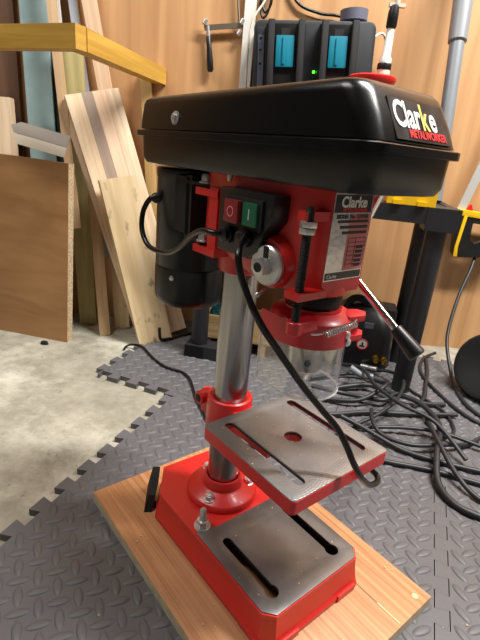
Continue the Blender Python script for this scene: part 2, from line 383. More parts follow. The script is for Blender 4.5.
bm = bm_new(); box(bm, -3.02, 3.02, -2.62, 0.88, 2.4, 2.42); tag(finish('ceiling', bm, 'grey_ceiling', None, 0), 'grey garage ceiling', None, kind='structure')

# interlocking foam mats (60 cm), rotated on the floor
PHI = R(69.7); tv = Vector((math.cos(PHI), math.sin(PHI), 0)); nv = Vector((math.sin(PHI), -math.cos(PHI), 0))
def NT(n, t): return nv*n+tv*t
SZ = 0.586; PITCH_T = SZ/11; AMP = 0.0095
def teeth(p0, p1, phase=0.0):
    """zigzag of dovetail tabs from p0 to p1 in (n,t) space"""
    p0 = Vector((p0[0], p0[1])); p1 = Vector((p1[0], p1[1])); d = p1-p0; L = d.length; d.normalize(); q = Vector((-d.y, d.x)); pts = []
    k = int(round(L/PITCH_T))
    for i in range(k):
        s = i*PITCH_T
        for f, h in ((0.0, -1), (0.29, -1), (0.21, 1), (0.79, 1), (0.71, -1)):
            if i == 0 and f == 0.0: continue
            pts.append(p0+d*(s+f*PITCH_T)+q*h*AMP)
    return pts
def clip_y(poly, ymax):
    out = []
    for i in range(len(poly)):
        a, b_ = poly[i], poly[(i+1) % len(poly)]
        if a.y <= ymax: out.append(a)
        if (a.y <= ymax) != (b_.y <= ymax): out.append(a+(b_-a)*((ymax-a.y)/(b_.y-a.y)))
    return out
def mat_tile(n0, t0, label, g=0.0007):
    S = SZ
    # each shared edge is generated in one fixed direction so that neighbours mesh
    bot = teeth((n0, t0), (n0+S, t0)); top = teeth((n0, t0+S), (n0+S, t0+S)); lef = teeth((n0, t0), (n0, t0+S)); rig = teeth((n0+S, t0), (n0+S, t0+S))
    c = lambda a, b_: [Vector((a, b_))]
    A_m = AMP
    loop = c(n0+g+A_m, t0+g-A_m)+[p+Vector((0, g)) for p in bot]+c(n0+S-g+A_m, t0+g-A_m)+[p-Vector((g, 0)) for p in rig]+c(n0+S-g+A_m, t0+S-g-A_m)+[p-Vector((0, g)) for p in reversed(top)]+c(n0+g+A_m, t0+S-g-A_m)+[p+Vector((g, 0)) for p in reversed(lef)]
    poly = clip_y([NT(p.x, p.y) for p in loop], 0.857)
    origin = Vector((sum(p.x for p in poly)/len(poly), sum(p.y for p in poly)/len(poly), -0.012))
    bm = bm_new(); prism(bm, [(p.x, p.y) for p in poly], -0.012, 0.0)
    o = finish('foam_mat_tile', bm, 'mat', None, 20, loc=origin); tag(o, label, 'floor mat', 'interlocking grey foam floor tiles')
    bm = bm_new(); p = SZ/18
    for i in range(-1, 19):
        for j in range(-1, 19):
            for fam in (0, 1):
                cn = n0+(i+0.25+0.5*fam)*p; ct = t0+(j+0.25+0.5*fam)*p
                mg = 0.012
                if not (n0+mg < cn < n0+S-mg and t0+mg < ct < t0+S-mg): continue
                cw = NT(cn, ct)
                if cw.y > 0.84 or cw.length > 1.3: continue
                ang = PHI-math.pi/2+(R(44) if fam == 0 else R(-46)); ca, sa = math.cos(ang), math.sin(ang)
                rings = []
                for sc, h in ((1.0, -0.0002), (0.86, 0.0011), (0.45, 0.0018)):
                    rg = []
                    for k in range(12):
                        th = 2*math.pi*k/12; x = 0.0155*sc*math.cos(th); y = 0.0062*sc*math.sin(th)
                        rg.append(bm.verts.new((cw.x+x*ca-y*sa, cw.y+x*sa+y*ca, h)))
                    rings.append(rg)
                for a, b_ in zip(rings, rings[1:]):
                    for k in range(12): bm.faces.new((a[k], a[(k+1) % 12], b_[(k+1) % 12], b_[k]))
                bm.faces.new(rings[-1])
    bmesh.ops.translate(bm, verts=bm.verts[:], vec=-origin)
    r_ = finish('tread_relief', bm, 'mat', o, 70); r_['kind'] = 'stuff'
    return o
N0, T0 = -0.261, -0.282
mat_tile(N0, T0, 'grey foam tile under the drill press board with exposed toothed left edge')
mat_tile(N0+SZ, T0, 'grey foam tile on the right below the coiled cables')
mat_tile(N0, T0-SZ, 'grey foam tile at the bottom left corner in front of the drill')
mat_tile(N0+SZ, T0-SZ, 'grey foam tile at the bottom right corner in front of the drill')
mat_tile(N0-4*PITCH_T, T0+SZ, 'grey foam tile behind the drill reaching towards the leaning planks')
mat_tile(N0-4*PITCH_T+SZ, T0+SZ, 'grey foam tile beneath the bench and the cable tangle')
mat_tile(N0-4*PITCH_T+2*SZ, T0+SZ, 'grey foam tile by the wall beneath the black drum')

# ------------------------------------------------------------------ drill press
AX = R(-49.8); ZO = 0.018
board = bm_new()
prism(board, [(-0.144, -0.142), (0.271, -0.142), (0.271, 0.146), (-0.144, 0.146)], 0.0165, 0.018, bw=0.0004)
bo = empty('plywood_board', (0, 0, 0), 'rectangular red-brown plywood board beneath the red drill press', 'board', rz=AX)
finish('face_veneer', board, 'board_top', bo, 30)
bm = bm_new(); box(bm, -0.144, 0.271, -0.142, 0.146, 0.0005, 0.0165, bw=0.0005, seg=1); finish('core', bm, 'ply_edge', bo, 30)
bm = bm_new(); lathe(bm, [(0.0042, 0.0), (0.0042, 0.0004), (0.003, 0.0006), (0, 0.0002)], 14, frame((0.258, 0.128, 0.018), (0, 0, 1))); finish('screw_hole_filler', bm, 'crumb', bo)
bm = bm_new(); box(bm, 0.15, 0.268, 0.0775, 0.0785, 0.0176, 0.01815); finish('scored_line', bm, 'plank_brown', bo, 0)
bm = bm_new(); box(bm, 0.235, 0.268, 0.077, 0.079, 0.0178, 0.0185); finish('splinter', bm, 'crumb', bo, 0)

D = empty('drill_press', (0, 0, ZO), 'red and black bench pillar drill press standing on a plywood board', 'drill press', rz=AX)
def dp(name, bm, mat, parent=None, smooth=40): return finish(name, bm, mat, parent or D, smooth, zo=ZO)

# base casting
top_o = [(0.197, -0.068), (0.197, 0.071), (0.185, 0.083), (-0.035, 0.083), (-0.087, 0.046), (-0.090, -0.048), (-0.041, -0.0825), (0.184, -0.080)]
bot_o = [(0.204, -0.070), (0.204, 0.073), (0.189, 0.088), (-0.037, 0.088), (-0.093, 0.048), (-0.096, -0.050), (-0.044, -0.0875), (0.188, -0.085)]
sl = [keyhole(0.078, 0.179, -0.0525, 0.0062, 0.0088), keyhole(0.078, 0.179, 0.0535, 0.0062, 0.0088)]
bm = bm_new()
ins = lambda lp, k: [(x*1.0-(k if x > 0 else -k), y-(k if y > 0 else -k)) for x, y in lp]
loops = [[(x, y, 0.0185) for x, y in bot_o], [(x, y, 0.026) for x, y in bot_o], [(x*0.6+X*0.4, y*0.6+Y_*0.4, 0.029) for (x, y), (X, Y_) in zip(bot_o, top_o)], [(x, y, 0.0575) for x, y in top_o]]
loft(bm, loops, cap=False)
prism(bm, top_o, 0.0575, 0.0625, holes=[[(0.062, -0.072), (0.185, -0.072), (0.185, 0.072), (0.062, 0.072)]])
base = dp('base', bm, 'red', smooth=30)
bm = bm_new(); loft(bm, [[(x, y, 0.0186) for x, y in ins(bot_o, 0.001)], [(x, y, 0.0190) for x, y in ins(bot_o, 0.007)], [(x, y, 0.0570) for x, y in ins(top_o, 0.007)]], cap=False); dp('shaded_cavity', bm, 'black_matte', base, 30)  # shade inside the hollow base, painted as matte black inner walls
bm = bm_new(); prism(bm, [(0.0625, -0.0715), (0.1845, -0.0715), (0.1845, 0.0715), (0.0625, 0.0715)], 0.0590, 0.0626, holes=sl); dp('slot_web', bm, 'dark_iron', base, 30)
for yy in (-1, 1):
    for x0, x1 in ((0.155, 0.186), (-0.03, 0.075)):
        bm = bm_new(); yc = 0.088 if yy > 0 else -0.085; box(bm, x0, x1, yc-0.0012, yc+0.0012, 0.0186, 0.0275, bw=0.001); dp('foot_rim', bm, 'red', base)
for s0, s1 in ((-0.068, -0.035), (0.035, 0.068)):
    bm = bm_new(); box(bm, 0.203, 0.2055, s0, s1, 0.0186, 0.0275, bw=0.001); dp('foot_rim', bm, 'red', base)
mp_ = [(0.1955, -0.067), (0.1955, 0.070), (0.184, 0.0815), (0.056, 0.0815), (0.056, -0.05), (0.048, -0.062), (0.050, -0.0785), (0.183, -0.0785)]
bm = bm_new(); prism(bm, mp_, 0.0626, 0.0642, holes=sl, bw=0.0004); dp('machined_plate', bm, 'base_top', base, 30)
# flange
bm = bm_new(); ring_lathe(bm, [(0.0232, 0.0635), (0.0515, 0.0635), (0.0515, 0.070), (0.049, 0.073), (0.034, 0.0765), (0.0295, 0.080), (0.0285, 0.0925), (0.0275, 0.0945), (0.0245, 0.0945), (0.0232, 0.092)], 48)
fl = dp('column_flange', bm, 'red')
def bolt(loc, r, h, parent, mat='zinc', ax=(0, 0, 1), washer=True):
    bm = bm_new(); mm = frame(loc, ax)
    if washer: lathe(bm, [(r*1.25, 0), (r*1.25, h*0.16), (r*1.1, h*0.2)], 18, mm)
    hexa(bm, r, h*0.18, h*0.8, mm); lathe(bm, [(r*0.7, h*0.78), (r*0.68, h*0.9), (r*0.3, h)], 14, mm)
    return dp('bolt', bm, mat, parent)
for a in (-64, 60, 178): bolt((0.0395*math.cos(R(a)), 0.0395*math.sin(R(a)), 0.0735), 0.0066, 0.0105, fl)
bm = bm_new(); mm = Matrix.Translation((0.043, -0.064, 0.0625))
lathe(bm, [(0.0115, 0), (0.0115, 0.0018)], 20, mm); hexa(bm, 0.0086, 0.0018, 0.011, mm); lathe(bm, [(0.0045, 0.008), (0.0045, 0.027), (0.0032, 0.029)], 14, mm); dp('anchor_bolt', bm, 'zinc', base)
# column
bm = bm_new(); lathe(bm, [(0.023, 0.064), (0.023, 0.49)], 48); dp('column', bm, 'column')
# table bracket
bm = bm_new(); ring_lathe(bm, [(0.0234, 0.172), (0.0305, 0.172), (0.0315, 0.174), (0.0315, 0.221), (0.0305, 0.2245), (0.028, 0.226), (0.0234, 0.224)], 40)
box(bm, 0.026, 0.100, -0.016, 0.016, 0.190, 0.2164, bw=0.003)
for yy in (-0.011, 0.011): box(bm, -0.044, -0.026, yy-0.006, yy+0.006, 0.184, 0.219, bw=0.003)
cyl(bm, (-0.033, -0.030, 0.212), (-0.033, -0.010, 0.212), 0.0095)
br = dp('table_bracket', bm, 'red')
bm = bm_new(); cyl(bm, (-0.033, -0.0312, 0.212), (-0.033, -0.024, 0.212), 0.0055); dp('clamp_bolt', bm, 'black_matte', br)
bm = bm_new(); tube(bm, spline([(-0.038, 0.02, 0.208), (-0.040, 0.034, 0.214), (-0.05, 0.046, 0.228), (-0.06, 0.05, 0.24)]), 0.005, 10); cyl(bm, (-0.038, 0.012, 0.208), (-0.038, 0.026, 0.208), 0.009); dp('clamp_lever', bm, 'black', br)
# table
tsl = [slot(0.0590, 0.1885, -0.0500, 0.0064), slot(0.0590, 0.186, 0.0535, 0.0064)]
tout = rrect(0.0475, 0.2020, -0.0775, 0.0785, 0.006, 4)
bm = bm_new(); prism(bm, tout, 0.2130, 0.2285, holes=[rrect(0.0520, 0.1980, -0.0735, 0.0735, 0.005, 4)])
prism(bm, circ(0.123, 0, 0.020, 28), 0.2165, 0.2255, holes=[circ(0.123, 0.0, 0.0105, 24)])
tb = dp('table', bm, 'red', smooth=30)
bm = bm_new(); prism(bm, rrect(0.0522, 0.1978, -0.0733, 0.0733, 0.005, 4), 0.2255, 0.2284, holes=tsl+[circ(0.123, 0.0, 0.0105, 24)]); dp('slot_web', bm, 'dark_iron', tb, 30)
bm = bm_new(); prism(bm, rrect(0.0480, 0.2015, -0.0770, 0.0780, 0.0055, 4), 0.2283, 0.2302, holes=tsl+[circ(0.123, 0.0, 0.0105, 24)], bw=0.0005); dp('machined_face', bm, 'table_top', tb, 30)

# head casting
plan = [(0.1555, -0.0295), (0.1555, 0.0280), (0.130, 0.046), (0.055, 0.050), (-0.012, 0.046), (-0.034, 0.034), (-0.034, -0.034), (-0.012, -0.046), (0.055, -0.048), (0.130, -0.045)]
bm = bm_new()
lo = [(0.1535, -0.029), (0.1535, 0.029), (0.130, 0.043), (0.075, 0.046), (0.0, 0.036), (-0.030, 0.030), (-0.030, -0.030), (0.0, -0.036), (0.075, -0.044), (0.130, -0.042)]
t = bm_new(); loft(t, [[(x, y, 0.4175 if x > 0.06 else 0.432) for x, y in lo], [(x, y, 0.424 if x > 0.06 else 0.44) for x, y in plan], [(x, y, 0.5155) for x, y in plan]]); bevel(t, 0.0025, 2, 25); merge(bm, t)
ring_lathe(bm, [(0.0235, 0.402), (0.0275, 0.402), (0.0295, 0.405), (0.0295, 0.445), (0.0235, 0.445)], 40)
lathe(bm, [(0.030, 0.4125), (0.032, 0.414), (0.0325, 0.425)], 36, Matrix.Translation((0.123, 0, 0)))
head = dp('head_casting', bm, 'red', smooth=35)
# depth stop lugs and rod
bm = bm_new(); box(bm, 0.1425, 0.1545, -0.0600, -0.028, 0.4880, 0.4965, bw=0.002); dp('upper_lug', bm, 'red', head)
bm = bm_new(); box(bm, 0.1415, 0.1600, -0.0640, -0.026, 0.4175, 0.4245, bw=0.003); dp('lower_lug', bm, 'red', head)
bm = bm_new()
prof = [(0.0040, 0.386)]
z = 0.388
while z < 0.497: prof += [(0.0044, z), (0.0038, z+0.001)]; z += 0.002
prof += [(0.003, 0.501)]
lathe(bm, prof, 14, Matrix.Translation((0.1525, -0.0560, 0))); rod = dp('depth_stop_rod', bm, 'black_matte')
for z in (0.4775, 0.4833):
    bm = bm_new(); hexa(bm, 0.0078, z, z+0.0052, Matrix.Translation((0.1525, -0.0560, 0)) @ Matrix.Rotation(z*90, 4, 'Z')); dp('stop_nut', bm, 'zinc', rod)
# return-spring boss
ax = (0.10, -0.99, -0.03)
bm = bm_new(); lathe(bm, [(0.026, -0.012), (0.026, 0.006), (0.023, 0.010)], 32, frame((0.106, -0.046, 0.4415), ax)); boss = dp('spring_boss', bm, 'red', head)
bm = bm_new(); lathe(bm, [(0.0190, 0), (0.0198, 0.002), (0.0198, 0.005), (0.0180, 0.0066), (0.0085, 0.0066)], 32, frame((0.1095, -0.0562, 0.4395), ax)); cap_ = dp('spring_cap', bm, 'zinc', boss)
bm = bm_new(); box(bm, -0.003, 0.003, 0.008, 0.0190, 0.0060, 0.0072, mtx=frame((0.1095, -0.0562, 0.4395), ax)); dp('spring_slot', bm, 'black_matte', cap_)
for k, (z0, z1) in enumerate(((0.0066, 0.0108), (0.0111, 0.0170))):
    bm = bm_new(); hexa(bm, 0.0092, z0, z1, frame((0.1095, -0.0562, 0.4395), ax) @ Matrix.Rotation(0.3*k, 4, 'Z')); dp('hex_nut', bm, 'zinc', boss)
bm = bm_new(); lathe(bm, [(0.0048, 0.0168), (0.0048, 0.0176), (0.002, 0.0176)], 16, frame((0.1095, -0.0562, 0.4395), ax)); dp('shaft_end', bm, 'black_matte', boss)
bm = bm_new(); tube(bm, [(0.104, -0.052, 0.4135), (0.109, -0.064, 0.4115), (0.1105, -0.068, 0.411)], 0.0016, 8); lathe(bm, [(0.001, -0.003), (0.0028, -0.001), (0.0028, 0.001), (0.001, 0.003)], 10, frame((0.1105, -0.069, 0.411), (0, 1, 0))); dp('locking_pin', bm, 'zinc', head)
# switch box
mmx = Matrix(((1, 0, 0, 0), (0, 0, -1, 0), (0, 1, 0, 0), (0, 0, 0, 1)))   # (x,y,z)->(x,-z,y): prism depth goes along -Y
sw_poly = [(0.034, 0.4405), (0.086, 0.4405), (0.099, 0.450), (0.107, 0.470), (0.117, 0.482), (0.117, 0.5055), (0.034, 0.5055)]
bm = bm_new(); prism(bm, sw_poly, 0.044, 0.0655, mtx=mmx, bw=0.002); sw = dp('switch_box', bm, 'black')
bm = bm_new(); prism(bm, rrect(0.0530, 0.1045, 0.4695, 0.4990, 0.002, 2), 0.0655, 0.0685, mtx=mmx, bw=0.0008); bz = dp('switch_bezel', bm, 'black_matte', sw)
bm = bm_new(); prism(bm, rrect(0.0550, 0.0765, 0.4735, 0.4955, 0.001, 2), 0.068, 0.0755, mtx=mmx, bw=0.001); b0 = dp('stop_button', bm, 'btn_red', sw)
bm = bm_new(); ring_lathe(bm, [(0.0040, 0.0754), (0.0053, 0.0754), (0.0053, 0.0759), (0.0040, 0.0759)], 20, mmx @ Matrix.Translation((0.0657, 0.4845, 0))); dp('off_symbol', bm, 'ink_pink', b0)
bm = bm_new(); prism(bm, rrect(0.0790, 0.1000, 0.4735, 0.4955, 0.001, 2), 0.068, 0.0715, mtx=mmx, bw=0.001); b1 = dp('start_button', bm, 'btn_green', sw)
bm = bm_new(); box(bm, 0.0889, 0.0901, -0.0719, -0.0714, 0.4795, 0.4895); dp('on_symbol', bm, 'ink_silver', b1)
bm = bm_new(); cyl(bm, (0.1115, -0.0650, 0.4885), (0.1115, -0.0660, 0.4885), 0.0038); dp('screw_recess', bm, 'black_matte', sw)
for gx, gz in ((0.0545, 0.4600), (0.0825, 0.4610)):
    bm = bm_new(); mm = frame((gx, -0.0655, gz), (0, -1, 0)); hexa(bm, 0.0095, 0, 0.005, mm); lathe(bm, [(0.0075, 0.005), (0.0072, 0.010), (0.005, 0.0115)], 16, mm); dp('cable_gland', bm, 'black', sw)
# label on nose
LB = Matrix(((0, 0, 1, 0.1555), (1, 0, 0, 0), (0, 1, 0, 0), (0, 0, 0, 1)))   # text x -> +Y, y -> +Z, normal -> +X
LB = Matrix.Translation((0, -0.001, -ZO+0.0055)) @ LB
bm = bm_new(); box(bm, -0.0285, 0.0265, 0.4265, 0.5075, 0.0003, 0.0007); bmesh.ops.transform(bm, matrix=LB, verts=bm.verts[:]); lab = finish('rating_label', bm, 'foil', D, 0)
def lbox(name, x0, x1, y0, y1, mat, z=0.0007, zz=0.0009):
    bm = bm_new(); box(bm, x0, x1, y0, y1, z, zz); bmesh.ops.transform(bm, matrix=LB, verts=bm.verts[:]); return finish(name, bm, mat, lab, 0)
lbox('label_header', -0.0275, 0.0255, 0.4905, 0.5065, 'label_black')
lbox('label_footer', -0.0275, 0.0255, 0.4275, 0.4345, 'label_black')
lbox('label_red_band', -0.004, 0.0255, 0.4355, 0.4895, 'ink_pink', 0.0007, 0.0008)
text_mesh('brand_lettering', 'Clarke', 0.0135, 'ink_white', lab, LB @ Matrix.Translation((-0.001, 0.4955, 0.0011)), 1.02, 0.0004, 'CENTER', 0.0001)
text_mesh('range_lettering', 'METALWORKER', 0.0046, 'ink_red', lab, LB @ Matrix.Translation((0.001, 0.4916, 0.0011)), 1.05, 0.0001, 'CENTER', 0.0001)
text_mesh('model_lettering', 'MODEL No. CDP5EB', 0.0052, 'ink_black', lab, LB @ Matrix.Translation((0.0, 0.4852, 0.0011)), 0.98, 0.00012, 'CENTER', 0.0001)
text_mesh('footer_lettering', 'Clarke', 0.0052, 'ink_white', lab, LB @ Matrix.Translation((-0.018, 0.4292, 0.0011)), 1.0, 0.0001, 'CENTER', 0.0001)
bm = bm_new()
for k in range(3): box(bm, -0.020+0.004*k, 0.024, 0.4812-0.0052*k, 0.4838-0.0052*k, 0.0009, 0.0011)
for k in range(7): box(bm, -0.001, 0.025, 0.4665-0.0042*k, 0.4669-0.0042*k, 0.0009, 0.0011)
for k in range(5): box(bm, 0.012, 0.0225, 0.4563-0.0044*k, 0.4592-0.0044*k, 0.0009, 0.0011)
for xx in (-0.001, 0.0095, 0.0248): box(bm, xx, xx+0.0004, 0.4385, 0.4665, 0.0009, 0.0011)
bmesh.ops.transform(bm, matrix=LB, verts=bm.verts[:]); finish('label_print', bm, 'ink_black', lab, 0)

# quill, chuck, guard
QX = Matrix.Translation((0.123, 0, 0))
bm = bm_new(); lathe(bm, [(0.0275, 0.3985), (0.0290, 0.400), (0.0290, 0.409), (0.027, 0.413)], 32, QX); dp('quill_ring', bm, 'black_matte')
bm = bm_new(); lathe(bm, [(0.019, 0.372), (0.019, 0.41)], 28, QX); dp('quill', bm, 'dark_steel')
bm = bm_new(); lathe(bm, [(0.003, 0.309), (0.009, 0.311), (0.0135, 0.319), (0.0185, 0.324), (0.0185, 0.343), (0.0195, 0.344), (0.0195, 0.364), (0.018, 0.3665), (0.010, 0.3665), (0.010, 0.375)], 36, QX); ch = dp('chuck', bm, 'chuck')
bm = bm_new(); cyl(bm, (0.123+0.0194*0.78, -0.0194*0.62, 0.335), (0.123+0.0200*0.78, -0.0200*0.62, 0.335), 0.0034); dp('key_hole', bm, 'black_matte', ch)
def ushape(r, back, n=28, th=0.0):
    pts = [(0.123+r*math.cos(t), r*math.sin(t)) for t in [R(-90)+math.pi*k/n for k in range(n+1)]]
    return [(back, -r)]+pts+[(back, r)]
def uwall(bm, r, back, th, z0, z1):
    o = ushape(r, back); i = list(reversed(ushape(r-th, back)))
    prism(bm, o+i, z0, z1)
bm = bm_new(); uwall(bm, 0.0435, 0.092, 0.003, 0.3615, 0.3875)
t = bm_new(); ro = [(0.123+0.0425*math.cos(k*R(10)), 0.0425*math.sin(k*R(10))) for k in range(36)]
ring_lathe(t, [(0.0435, 0.3845), (0.0435, 0.3875), (0.040, 0.391), (0.0305, 0.394), (0.0305, 0.397), (0.0272, 0.397), (0.0272, 0.388), (0.040, 0.385)], 48, QX); merge(bm, t)
cyl(bm, (0.1525, -0.056, 0.3835), (0.1525, -0.056, 0.396), 0.0080); box(bm, 0.143, 0.157, -0.052, -0.028, 0.384, 0.3945, bw=0.003)
for z0 in (0.364, 0.3855):
    prism(bm, [(0.138, 0.022), (0.163, 0.012), (0.1665, 0.034), (0.158, 0.046), (0.148, 0.043)], z0, z0+0.007, bw=0.0015)
box(bm, 0.147, 0.1585, 0.022, 0.036, 0.362, 0.392, bw=0.003)
gc = dp('guard_collar', bm, 'red_guard')
bm = bm_new(); uwall(bm, 0.0405, 0.0915, 0.0016, 0.3045, 0.3630)
cg = dp('chuck_guard', bm, 'clear', smooth=30)
bm = bm_new(); uwall(bm, 0.0411, 0.0910, 0.0026, 0.3025, 0.3043)
for yy in (-1, 1): box(bm, 0.0898, 0.0913, yy*0.0398-0.0012, yy*0.0398+0.0012, 0.3045, 0.3610)
dp('guard_rim', bm, 'clear_edge', cg, 30)
bm = bm_new(); hx = []
p0 = Vector((0.170, -0.031, 0.384)); p1 = Vector((0.176, 0.006, 0.391))
d = (p1-p0); fx = frame(p0, d)
for k in range(14*10+1):
    tt = k/(14*10); a = 2*math.pi*14*tt
    hx.append(fx @ Vector((0.0028*math.cos(a), 0.0028*math.sin(a), tt*d.length)))
tube(bm, [Vector((0.162, -0.042, 0.3835)), Vector((0.1665, -0.036, 0.384))]+hx+[Vector((0.172, 0.012, 0.393))], 0.0008, 6); dp('guard_spring', bm, 'zinc', gc)
for sx, sz in ((0.1685, 0.3740), (0.1665, 0.3655)):
    bm = bm_new(); ang = R(8)
    lathe(bm, [(0.0045, 0), (0.0045, 0.003), (0.003, 0.0045)], 14, frame((0.163, 0.0105 if sz > 0.37 else 0.013, sz), (0.95, 0.25, 0))); dp('guard_screw', bm, 'zinc', gc)
bm = bm_new(); lathe(bm, [(0.002, 0), (0.002, 0.001)], 10, frame((0.098, -0.0424, 0.3705), (0, -1, 0))); dp('rivet', bm, 'zinc', gc)

# feed handle on the far side
HUB = Vector((0.103, 0.040, 0.430))
bm = bm_new(); cyl(bm, HUB, HUB+Vector((0, 0.033, 0)), 0.013); fh = dp('feed_hub', bm, 'black_matte')
hc = HUB+Vector((0, 0.026, 0))
for ang in (-36, 72, 192):
    dirv = Vector((math.cos(R(ang)), 0.10, math.sin(R(ang)))).normalized()
    L = 0.102
    bm = bm_new(); cyl(bm, hc, hc+dirv*L, 0.0042, 14); sp = dp('feed_spoke', bm, 'chrome', fh)
    bm = bm_new(); lathe(bm, [(0.0055, L-0.008), (0.0068, L-0.007), (0.0098, L+0.026), (0.0095, L+0.0285), (0.007, L+0.0295)], 20, frame(hc, dirv)); dp('grip', bm, 'black', fh)

# motor and its mount
MX = Matrix.Translation((-0.115, 0, 0))
bm = bm_new(); lathe(bm, [(0.030, 0.3265), (0.044, 0.3285), (0.0485, 0.3345), (0.0505, 0.341), (0.0505, 0.3820), (0.0492, 0.3828), (0.0492, 0.384), (0.050, 0.385), (0.050, 0.500), (0.0508, 0.501), (0.0508, 0.511), (0.048, 0.513), (0.01, 0.513)], 56, MX)
mo = dp('motor', bm, 'motor')
bm = bm_new(); lathe(bm, [(0.0035, 0), (0.0035, 0.0015), (0.002, 0.0025)], 12, frame((-0.115+0.0506*math.cos(R(-62)), 0.0506*math.sin(R(-62)), 0.3715), (math.cos(R(-62)), math.sin(R(-62)), 0))); dp('motor_screw', bm, 'zinc', mo)
bm = bm_new(); lathe(bm, [(0.007, -0.006), (0.007, 0.004), (0.005, 0.007)], 14, frame((-0.115+0.051*math.cos(R(-102)), 0.051*math.sin(R(-102)), 0.473), (math.cos(R(-102)), math.sin(R(-102)), 0))); dp('cord_grommet', bm, 'black', mo)
bm = bm_new(); box(bm, -0.066, -0.0535, -0.044, 0.044, 0.4355, 0.508, bw=0.002); box(bm, -0.092, -0.058, -0.044, -0.0405, 0.4375, 0.506, bw=0.001); box(bm, -0.0655, -0.012, -0.0445, 0.044, 0.4985, 0.5025, bw=0.001); box(bm, -0.0655, -0.024, -0.0445, 0.044, 0.4315, 0.4355, bw=0.001); dp('motor_bracket', bm, 'black_matte', mo)
bm = bm_new(); box(bm, -0.008, 0.008, -0.049, 0.047, 0.430, 0.5, bw=0.002)
box(bm, -0.036, 0.008, -0.050, 0.047, 0.4895, 0.4975, bw=0.002); box(bm, -0.036, 0.008, -0.050, 0.047, 0.4225, 0.4310, bw=0.002); dp('mount_yoke', bm, 'red', head)
for zz, flip in ((0.5025, 1), (0.4355, 1)):
    bolt((-0.024, -0.0435, zz), 0.0066, 0.011, mo)
# belt cover
def cover_loop(z, a0, a1, w, r):
    return [(x, y, z+crown(x)) for x, y in rrect(a0, a1, -w, w, r, 7)]
crown = lambda x: 0.0
bm = bm_new()
loft(bm, [cover_loop(0.5160, -0.149, 0.199, 0.054, 0.014), cover_loop(0.5170, -0.154, 0.205, 0.059, 0.018), cover_loop(0.5235, -0.1575, 0.2095, 0.0630, 0.021), cover_loop(0.549, -0.1585, 0.2105, 0.0645, 0.022)]); tray = dp('pulley_tray', bm, 'black_tex', smooth=35)
bm = bm_new()
loft(bm, [cover_loop(0.5480, -0.1620, 0.2145, 0.0685, 0.019), cover_loop(0.5485, -0.1630, 0.2155, 0.0695, 0.020), cover_loop(0.5545, -0.1630, 0.2155, 0.0695, 0.020), cover_loop(0.5552, -0.1620, 0.2145, 0.0685, 0.019), cover_loop(0.5560, -0.1575, 0.2095, 0.0645, 0.017)], cap=True); dp('cover_lip', bm, 'black_tex', tray, 35)
bm = bm_new()
crown = lambda x: 0.0
def lid(z, a0, a1, w, r, k):
    return [(x, y, z+0.0012-k*max(0.0, (0.02-x)/0.175)**1.5) for x, y in rrect(a0, a1, -w, w, r, 7)]
loft(bm, [lid(0.5555, -0.158, 0.2100, 0.0655, 0.018, 0.0), lid(0.572, -0.1565, 0.2020, 0.0645, 0.018, 0.002), lid(0.588, -0.1545, 0.1920, 0.0632, 0.018, 0.0055), lid(0.5940, -0.1525, 0.1880, 0.0618, 0.018, 0.0068), lid(0.5975, -0.149, 0.1840, 0.0580, 0.017, 0.0075), lid(0.5988, -0.143, 0.1780, 0.0520, 0.015, 0.008)])
lidp = dp('cover_lid', bm, 'black_tex', smooth=35)
bm = bm_new(); lathe(bm, [(0.0075, 0), (0.0075, 0.001), (0.0045, 0.0016), (0.0045, 0.0036), (0.003, 0.0045)], 18, frame((-0.062, -0.0645, 0.5690), (0, -1, 0.1))); dp('cover_screw', bm, 'zinc', lidp)
bm = bm_new(); lathe(bm, [(0.003, 0), (0.003, 0.003), (0.002, 0.006)], 10, frame((0.032, -0.053, 0.5162), (0, 0, -1))); dp('hinge_pin', bm, 'white', tray)
# sticker on the sloped front
A_ = Vector((0.2096, 0, 0.5562)); B_ = Vector((0.1918, 0, 0.5878)); uy = (B_-A_).normalized(); ux = Vector((0, 1, 0)); un = ux.cross(uy)
ST = Matrix((ux, uy, un)).transposed().to_4x4(); ST.translation = A_+un*0.0013
ST = Matrix.Translation((0, 0, -ZO)) @ ST
L_ = (B_-A_).length
bm = bm_new(); box(bm, -0.0345, 0.0455, 0.0025, L_+0.0005, 0.0, 0.0006); bmesh.ops.transform(bm, matrix=ST, verts=bm.verts[:]); stk = finish('brand_sticker', bm, 'label_carbon', lidp, 0)
yy_ = -0.0315
for chs, mt_ in (('C', 'ink_white'), ('l', 'ink_white'), ('a', 'ink_white'), ('r', 'ink_white'), ('k', 'ink_reflection'), ('e', 'ink_white')):
    lt = text_mesh('brand_letter', chs, 0.0305, mt_, stk, ST @ Matrix.Translation((0, 0.0132, 0.0010)), 0.70, 0.0007, 'LEFT', 0.0002)
    ys = [v.co.y for v in lt.data.vertices]; lt.data.transform(Matrix.Translation((0, yy_-min(ys), 0))); yy_ += max(ys)-min(ys)+0.0009
text_mesh('range_lettering', 'METALWORKER', 0.0094, 'ink_red', stk, ST @ Matrix.Translation((0.0115, 0.0050, 0.0010)), 0.80, 0.0003, 'CENTER', 0.0002)
